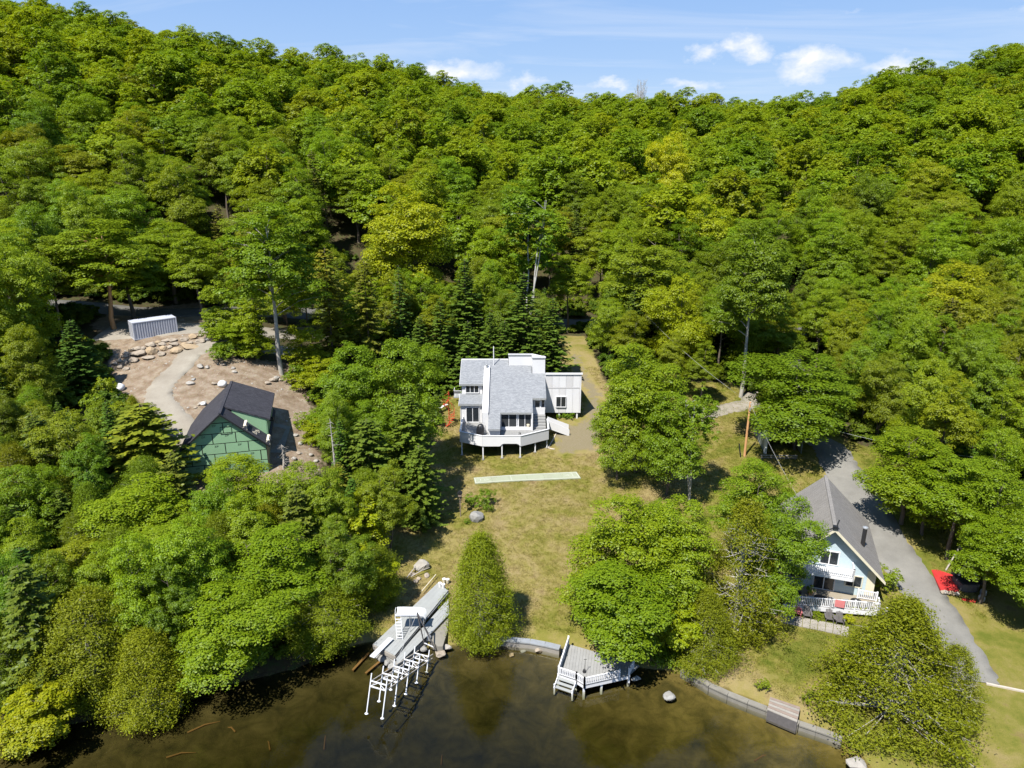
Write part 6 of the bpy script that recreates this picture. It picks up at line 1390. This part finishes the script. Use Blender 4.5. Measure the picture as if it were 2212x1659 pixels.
# lawn boulder with shrubs and flowers
C8 = lambda a, b: ((1180 + a * .28029) / 3, (1350 + b * .28029) / 3)
q = gp(*C8(895, 770)); tag(rock('boulder', 'stone_grey', q + Vector((0,.5,.5)), 1.0, .85, 1.15), 'dark grey boulder in the middle of the lawn beside the bird house', 'boulder')
for a, b, h, w_ in ((990,610,2.2,2.8),(830,620,1.7,2.4),(790,790,.5,1.0),(1020,680,1.0,1.3)): q = gp(*C8(a, b)); plant('shrub', q.x, q.y + .2, h, w_, (.75,.88,.8), 'green garden shrub growing around the lawn boulder', 'shrubs around the lawn boulder')
for a, b, h, w_ in ((1640,1010,.9,1.5),(1720,1015,.9,1.4),(1560,1010,.7,1.0),(1830,950,.8,.9)): q = gp(426.7 + a * .08439, 333.3 + b * .08439); plant('shrub', q.x, q.y, h, w_, (.85,1.05,.8), 'low leafy shrub under the raised annex of the white house', 'shrubs under the annex')
# shuttle of planks leaning left of the house
q0, q1 = gp(*((1280 + 140*.25316)/3, (1000 + 950*.25316)/3)), gp(*((1280 + 245*.25316)/3, (1000 + 905*.25316)/3)); mb = MB(); mb.bar(q0 + Vector((0,0,.8)), q1 + Vector((0,0,.9)), .5, .05); mb.bar(q0 + Vector((.2,0,-.1)), q0 + Vector((.2,0,.8)), .08, .08); mb.bar(q1 + Vector((-.2,0,-.1)), q1 + Vector((-.2,0,.88)), .08, .08); tag(mb.build('narrow_table', M['white_trim']), 'narrow white table by the foot of the red spiral stair', 'table')
# ------------------------------------------------------------------ seawalls
C4 = lambda a, b: (540 + a * .14166, 613.3 + b * .14166)
def capwall(name, label, pts, w_, top, mat, capmat, cat, segs=1):
    T = thing(name, label, cat, (pts[0][0], pts[0][1], 0))
    for i in range(len(pts)-1):
        a, b = Vector((*pts[i][:2],0)), Vector((*pts[i+1][:2],0)); d = (b-a).normalized()*.01
        MB().bar(a+d+Vector((0,0,(top-1.1)/2)), b-d+Vector((0,0,(top-1.1)/2)), w_, top+1.1-.1).build('wall_block', mat, T, world=True)
        MB().bar(a+d+Vector((0,0,top-.03)), b-d+Vector((0,0,top-.03)), w_+.14, .12).build('cap_timber', capmat, T, world=True)
    return T
capwall('timber_seawall', 'weathered timber seawall along the foot of the lawn', [pz(a,b,.6) for a,b in ((494,639.2),(505,638.8),(517,640.0),(530,641.2),(545,644),(560,647.5))], .5, .6, M['timber'], M['alu_grey'], 'seawall')
capwall('concrete_seawall', 'pale concrete seawall curving along the shore lawn by the chalet', [pz(*C4(a,b),.52) for a,b in ((1000,395),(1120,455),(1200,505),(1330,565),(1470,622),(1600,672),(1720,722),(1830,775),(1950,815),(2050,850),(2135,885))], .42, .52, M['concrete'], M['concrete'], 'seawall')
for (a, b, w_, mn, lab) in ((1560-1500,0,0,'',''),):
    pass
C9 = lambda a, b: ((1500 + a * .20796) / 3, (1880 + b * .20796) / 3)
for a, b, wd, mn, lab in ((550,320,215,'stone','rounded boulder half sunk below the timber seawall'),(255,245,70,'stone_white','small pale rock at the foot of the timber seawall'),(340,345,110,'stone_grey','grey rock under water beside the rounded boulder'),(170,410,110,'stone_tan','orange brown rock under water near the lone cedar')):
    q = pz(*C9(a,b), .0 if 'under' not in lab else -.3); k = .0693*proj(q)[2]/FPX; tag(rock('boulder', mn, q, wd*k*.5, wd*k*.38, wd*k*.3), lab, 'boulder')
q = pz(*C4(915,582), .05); tag(rock('boulder', 'stone_grey', q, .62, .5, .42), 'dark rounded boulder rising from the shallow water', 'boulder')
for a, b, s_, lab in ((372,1502,.9,'large pale shore boulder under the overhanging trees'),(362,1512,.7,'grey shore boulder next to the large pale one'),(385,1520,.5,'small shore boulder in front of the large pale one')):
    q = pz(a*S, b*S, .2); tag(rock('boulder', 'stone_grey' if 'grey' in lab else 'stone', q, s_*1.2, s_*.8, s_*.6), lab, 'boulder')
q = pz(1850*S, 1650*S, .5); tag(rock('boulder', 'stone_white', q, .8, .7, .5), 'pale boulder at the end of the concrete seawall', 'boulder')
# slatted bench box on the wall
bA, bB, bC, bD = [pz(*C4(a,b),.95) for a,b in ((1605,680),(1815,768),(1838,660),(1625,588))]
BX = thing('slatted_bench', 'brown slatted wooden bench box set on the concrete seawall', 'bench', (bA.x, bA.y, .6))
for i in range(6):
    u0, u1 = i/6+.012, (i+1)/6-.012; zz = .02 if i else .0
    qd = [bA.lerp(bD,u0), bB.lerp(bC,u0), bB.lerp(bC,u1), bA.lerp(bD,u1)]; mb = MB(); mb.extr([p + Vector((0,0,-.05)) for p in qd], (0,0,.05)); mb.build('slat', M['brown_board'] if i % 2 else M['timber'], BX, world=True)
mb = MB(); mb.extr([Vector((p.x,p.y,-.2)) for p in (bA,bB,bC,bD)], (0,0,1.09)); mb.build('box', M['fabric_dk'], BX, world=True)
q = gp(*C4(1130,440)); t = thing('orange_float', 'small orange toy float on the grass by the concrete seawall', 'float', q + Vector((0,0,.02))); lofted([(0,0,.12,.12,0),(0,0,.2,.18,.15),(0,0,.2,.18,.4),(.0,0,.08,.08,.55)], 10).build('body', M['orange'], t, smooth=True)
for a, b, h, w_, lab in ((1575,540,1.0,1.3,'small yellow green bush beside the slatted bench'),(1900,640,1.2,1.2,'small bush between the slatted bench and the broad cedar')): q = gp(*C4(a, b)); plant('shrub', q.x, q.y, h, w_, (1.1,1.05,.8), lab)
for a, b, h, w_ in ((760,470,1.6,2.4),(860,450,1.5,2.4),(960,470,1.3,2.2),(1060,500,1.0,1.8),(700,480,1.0,1.4),(900,490,.8,1.6)): q = gp(*C4(a, b)); plant('shrub', q.x, max(q.y, float(np.interp(q.x, SX, SY)) + .6), h, w_, (.85,.95,.85), 'leafy bush hanging over the water right of the lakeside deck', 'bushes beside the lakeside deck')
# stone-edged line at the right lawn
p0, p1 = gp(2130*S,1478*S), gp(2212*S,1495*S); p2 = p1 + (p1-p0)*.6
mb = MB(); mb.bar(p0 + Vector((0,0,.06)), p1 + Vector((0,0,.06)), .2, .14); mb.bar(p1 + Vector((0,0,.06)), p2 + Vector((0,0,.06)), .2, .14); tag(mb.build('edging_timber', M['hose']), 'pale edging timber laid across the end of the gravel driveway', 'edging')
# ------------------------------------------------------------------ lakeside deck
ZK = .72
kp = [pz(*C9(a,b),ZK) for a,b in ((845,690),(1100,775),(1215,850),(1470,790),(1860,705),(1960,690))]
ks = [pz(*C9(a,b),ZK) for a,b in ((985,250),(1230,320),(2020,560))]
LD = thing('lakeside_deck', 'grey deck with white balustrade built over the lake shore', 'deck', (kp[1].x, kp[1].y, 0))
poly = [kp[0], kp[1], kp[2], kp[4], ks[2], ks[1], ks[0]]
cen = sum((p for p in poly), Vector()) / len(poly); dirb = (kp[1] - ks[0]).normalized(); dirb = Vector((-.18, -1, 0)).normalized(); nrb = Vector((dirb.y, -dirb.x, 0))
us = [((p - cen).dot(nrb), (p - cen).dot(dirb)) for p in poly]; u0, u1 = min(u[0] for u in us), max(u[0] for u in us); nbd = 26; bwid = (u1 - u0) / nbd
for i in range(nbd):
    pp = us[:]; a, b = u0 + i*bwid + .006, u0 + (i+1)*bwid - .006
    pp = clip(pp, 1, 0, -a); pp = clip(pp, -1, 0, b) if len(pp) > 2 else pp
    if len(pp) < 3: continue
    mb = MB(); mb.extr([cen + nrb*x + dirb*y + Vector((0,0,-.045)) for x, y in pp], (0,0,.045)); mb.build('deck_board', M['deck_board'], LD, world=True)
edge = [ks[0], kp[0], kp[1], kp[2], kp[4]]
for a, b in zip(edge[:-1], edge[1:]):
    d = (b-a).normalized()*.02; n_ = Vector((d.y,-d.x,0)).normalized()*.04
    MB().bar(a+d+n_*-1+Vector((0,0,-.2)), b-d+n_*-1+Vector((0,0,-.2)), .05, .3).build('fascia', M['white_trim'], LD, world=True)
def krail(a, b, posts): rail(LD, a, b, .74, posts, .16, world=True, thick=.085)
krail(ks[0], kp[0].lerp(ks[0], .02), 3); krail(kp[0], kp[1], 2); krail(kp[1], kp[2], 2); krail(kp[2], kp[2].lerp(kp[4], .78), 2)
MB().box(kp[4].x-.08,kp[4].x+.08,kp[4].y-.08,kp[4].y+.08,0,ZK+.86).build('rail_post', M['white_trim'], LD, world=True)
rail(LD, kp[4], kp[4] + Vector((.5,.9,0)), .74, 2, .2, world=True, thick=.085)
dstep = (kp[1]-kp[0]).normalized(); nout = Vector((dstep.y, -dstep.x, 0))
for i in range(3):
    a, b = kp[0] + nout*(.05+.3*i) + Vector((0,0,-.17-.2*i)), kp[1] + nout*(.05+.3*i) + Vector((0,0,-.17-.2*i)); MB().extr([a - Vector((0,0,.05)), b - Vector((0,0,.05)), b + nout*.29 - Vector((0,0,.05)), a + nout*.29 - Vector((0,0,.05))], (0,0,.05)).build('step', M['grey_board'], LD, world=True)
for a in (kp[0], kp[1]): MB().bar(a + Vector((0,0,-.1)), a + nout*.95 + Vector((0,0,-.68)), .06, .3).build('stringer', M['white_trim'], LD, world=True)
for a in (kp[0]+nout*.9, kp[1]+nout*.9): MB().box(a.x-.06,a.x+.06,a.y-.06,a.y+.06,-.6,.42).build('newel_post', M['white_trim'], LD, world=True)
for p in (kp[0], kp[1], kp[2], kp[3], kp[4], ks[0]): MB().box(p.x-.09,p.x+.09,p.y+.12,p.y+.3,-2,ZK-.1).build('pile', M['white_trim'], LD, world=True)
q = pz(*C9(1215,660), ZK); t = thing('fishing_rod_stand', 'black rod on a weighted foot standing on the lakeside deck', 'stand', q); MB().lathe([(.13,0),(.16,.1),(.1,.3),(.03,.36)], (0,0,0), 10).build('foot', M['black_metal'], t); MB().tube([(0.05,0,.3),(.05,0,1.35)], .02, 6).build('rod', M['black_metal'], t); MB().bar((-.08,0,1.35),(.18,0,1.35),.03,.03).build('handle', M['black_metal'], t)
for a, b in ((1945,760),(1985,740)): q = pz(*C9(a,b), .25); tag(rock('rock', 'stone_white', q, .32, .26, .3), 'pale rock under the right corner of the lakeside deck', 'rock', 'rocks under the lakeside deck')
# ------------------------------------------------------------------ undergrowth in the woods and grass tufts on the lawn
def scatter(name, label, pts, protos, smin, smax, seed):
    rg = np.random.default_rng(seed); P = np.array(pts); c = bpy.data.collections.new(name + '_kinds')
    for i, me in enumerate(protos): c.objects.link(bpy.data.objects.new('%s_%d' % (name, i), me))
    me = bpy.data.meshes.new(name); me.vertices.add(len(P)); me.vertices.foreach_set('co', P.astype(np.float32).ravel())
    for nm, typ, dat in (('kind_id', 'INT', rg.integers(0, len(protos), len(P)).astype(np.int32)), ('turn', 'FLOAT', rg.uniform(0, 6.283, len(P)).astype(np.float32)), ('size', 'FLOAT', rg.uniform(smin, smax, len(P)).astype(np.float32))):
        at = me.attributes.new(nm, typ, 'POINT'); at.data.foreach_set('value', dat)
    o = tag(link(bpy.data.objects.new(name, me)), label, kind='stuff'); grp = ng.copy()
    for nd in grp.nodes:
        if nd.bl_idname == 'GeometryNodeCollectionInfo': nd.inputs[0].default_value = c
        if nd.bl_idname == 'ShaderNodeVectorMath': nd.inputs[0].default_value = (1, 1, 1)
    md = o.modifiers.new('scatter', 'NODES'); md.node_group = grp; return o
M['under'] = leaf_mat('undergrowth_leaves', (.06, .10, .006), (.13, .18, .012), trans=.35, objcol=False, gloss=.01, ramp=[(0, (.6,.75,.8)), (.5, (1,1,1)), (1, (1.3,1.1,.8))])
up = []
for k in range(3):
    cr, tr, _, _ = broadleaf(400 + k, 1.5, 1.1, 22, 60, .2, base=.0, flat=.8, spread=1.6); cr.materials.clear(); cr.materials.append(M['under']); up.append(cr)
ru = np.random.default_rng(31); cand = np.column_stack([ru.uniform(-110, 110, 9000), ru.uniform(42, 150, 9000)])
okm = (np.abs(cand[:,0]) < .75*cand[:,1] + 6) & (cand[:,1] > np.interp(cand[:,0], SX, SY) + 1.2)
okm &= (poly_mask(lawn_w, cand[:,0], cand[:,1], 1) < .2) & (poly_mask(dirt_w, cand[:,0], cand[:,1], 1) < .2)
cand = cand[okm]; cand = np.array([c for c in cand if not on_road(c[0], c[1], 3.6) and not (-66 < c[0] < -30 and 98 < c[1] < 122)])
scatter('undergrowth', 'low leafy undergrowth covering the floor of the woods', np.column_stack([cand, terrain(cand[:,0], cand[:,1])-.1]), up, .7, 1.5, 5)
def blade_mat():
    m, t = new_mat('grass_blades'); g_ = t.n('ShaderNodeNewGeometry'); ps = g_.outputs['Position']
    pt = t.math('ADD', t.math('MULTIPLY', t.noise(ps, .16, 5, .62, .6), .62), t.math('MULTIPLY', t.noise(ps, .55, 5, .7), .38))
    pt = t.math('SUBTRACT', pt, t.mr(t.n('ShaderNodeSeparateXYZ', ins={0: ps}).outputs[0], 17, 30, 0, .075))
    c = t.ramp(pt, [(.33, (.13, .165, .022)), (.43, (.22, .215, .042)), (.50, (.30, .26, .085)), (.58, (.35, .285, .13)), (.68, (.26, .18, .09))])
    c = t.mix(g_.outputs['Random Per Island'], t.mix(1.0, c, (.75, .8, .7), 'MULTIPLY'), t.mix(1.0, c, (1.2, 1.15, 1.1), 'MULTIPLY'))
    d_ = t.n('ShaderNodeBsdfDiffuse', ins={0: c}); tr = t.n('ShaderNodeBsdfTranslucent', ins={0: c}); return finish(m, t, t.n('ShaderNodeMixShader', ins={0: .3, 1: d_.outputs[0], 2: tr.outputs[0]}).outputs[0])
def tuft(seed):
    rg = np.random.default_rng(seed); n = 14; a = rg.normal(size=(n,3))*(.13,.13,0); d = rg.normal(size=(n,3))*(.06,.06,0) + (0,0,1)*rg.uniform(.05,.11,(n,1)); v, f = strip_quads(a, a+d, np.full(n,.016), rg.normal(size=(n,3))*(1,1,0)+(.01,.01,.2))
    return np_mesh('tuft', v, f, [M['grass_blade']])
M['grass_blade'] = blade_mat()
cand = np.column_stack([ru.uniform(-20, 70, 90000), ru.uniform(40, 116, 90000)])
okm = (np.abs(cand[:,0]) < .75*cand[:,1] + 2) & (cand[:,1] > np.interp(cand[:,0], SX, SY) + 1.2); cand = cand[okm]
mk_ = poly_mask(lawn_w, cand[:,0], cand[:,1], 1); trm = poly_mask(trk, cand[:,0], cand[:,1], 1.5); dm_ = poly_mask(dirt_w, cand[:,0], cand[:,1], 1)
cand = cand[(mk_ > .5) & (trm < .35) & (dm_ < .3)]
dpts = np.array([(p.x, p.y) for p in DRIVEL]); dd = np.min(np.hypot(cand[:,0,None]-dpts[None,:,0], cand[:,1,None]-dpts[None,:,1]), 1); cand = cand[dd > 3.2]
inh = ((cand[:,0] > -7.5) & (cand[:,0] < 10.3) & (cand[:,1] > 95) & (cand[:,1] < 108)); cand = cand[~inh]
scatter('lawn_grass', 'short dry grass tufts of the lawn', np.column_stack([cand, terrain(cand[:,0], cand[:,1])]), [tuft(k) for k in range(4)], .7, 1.6, 6)
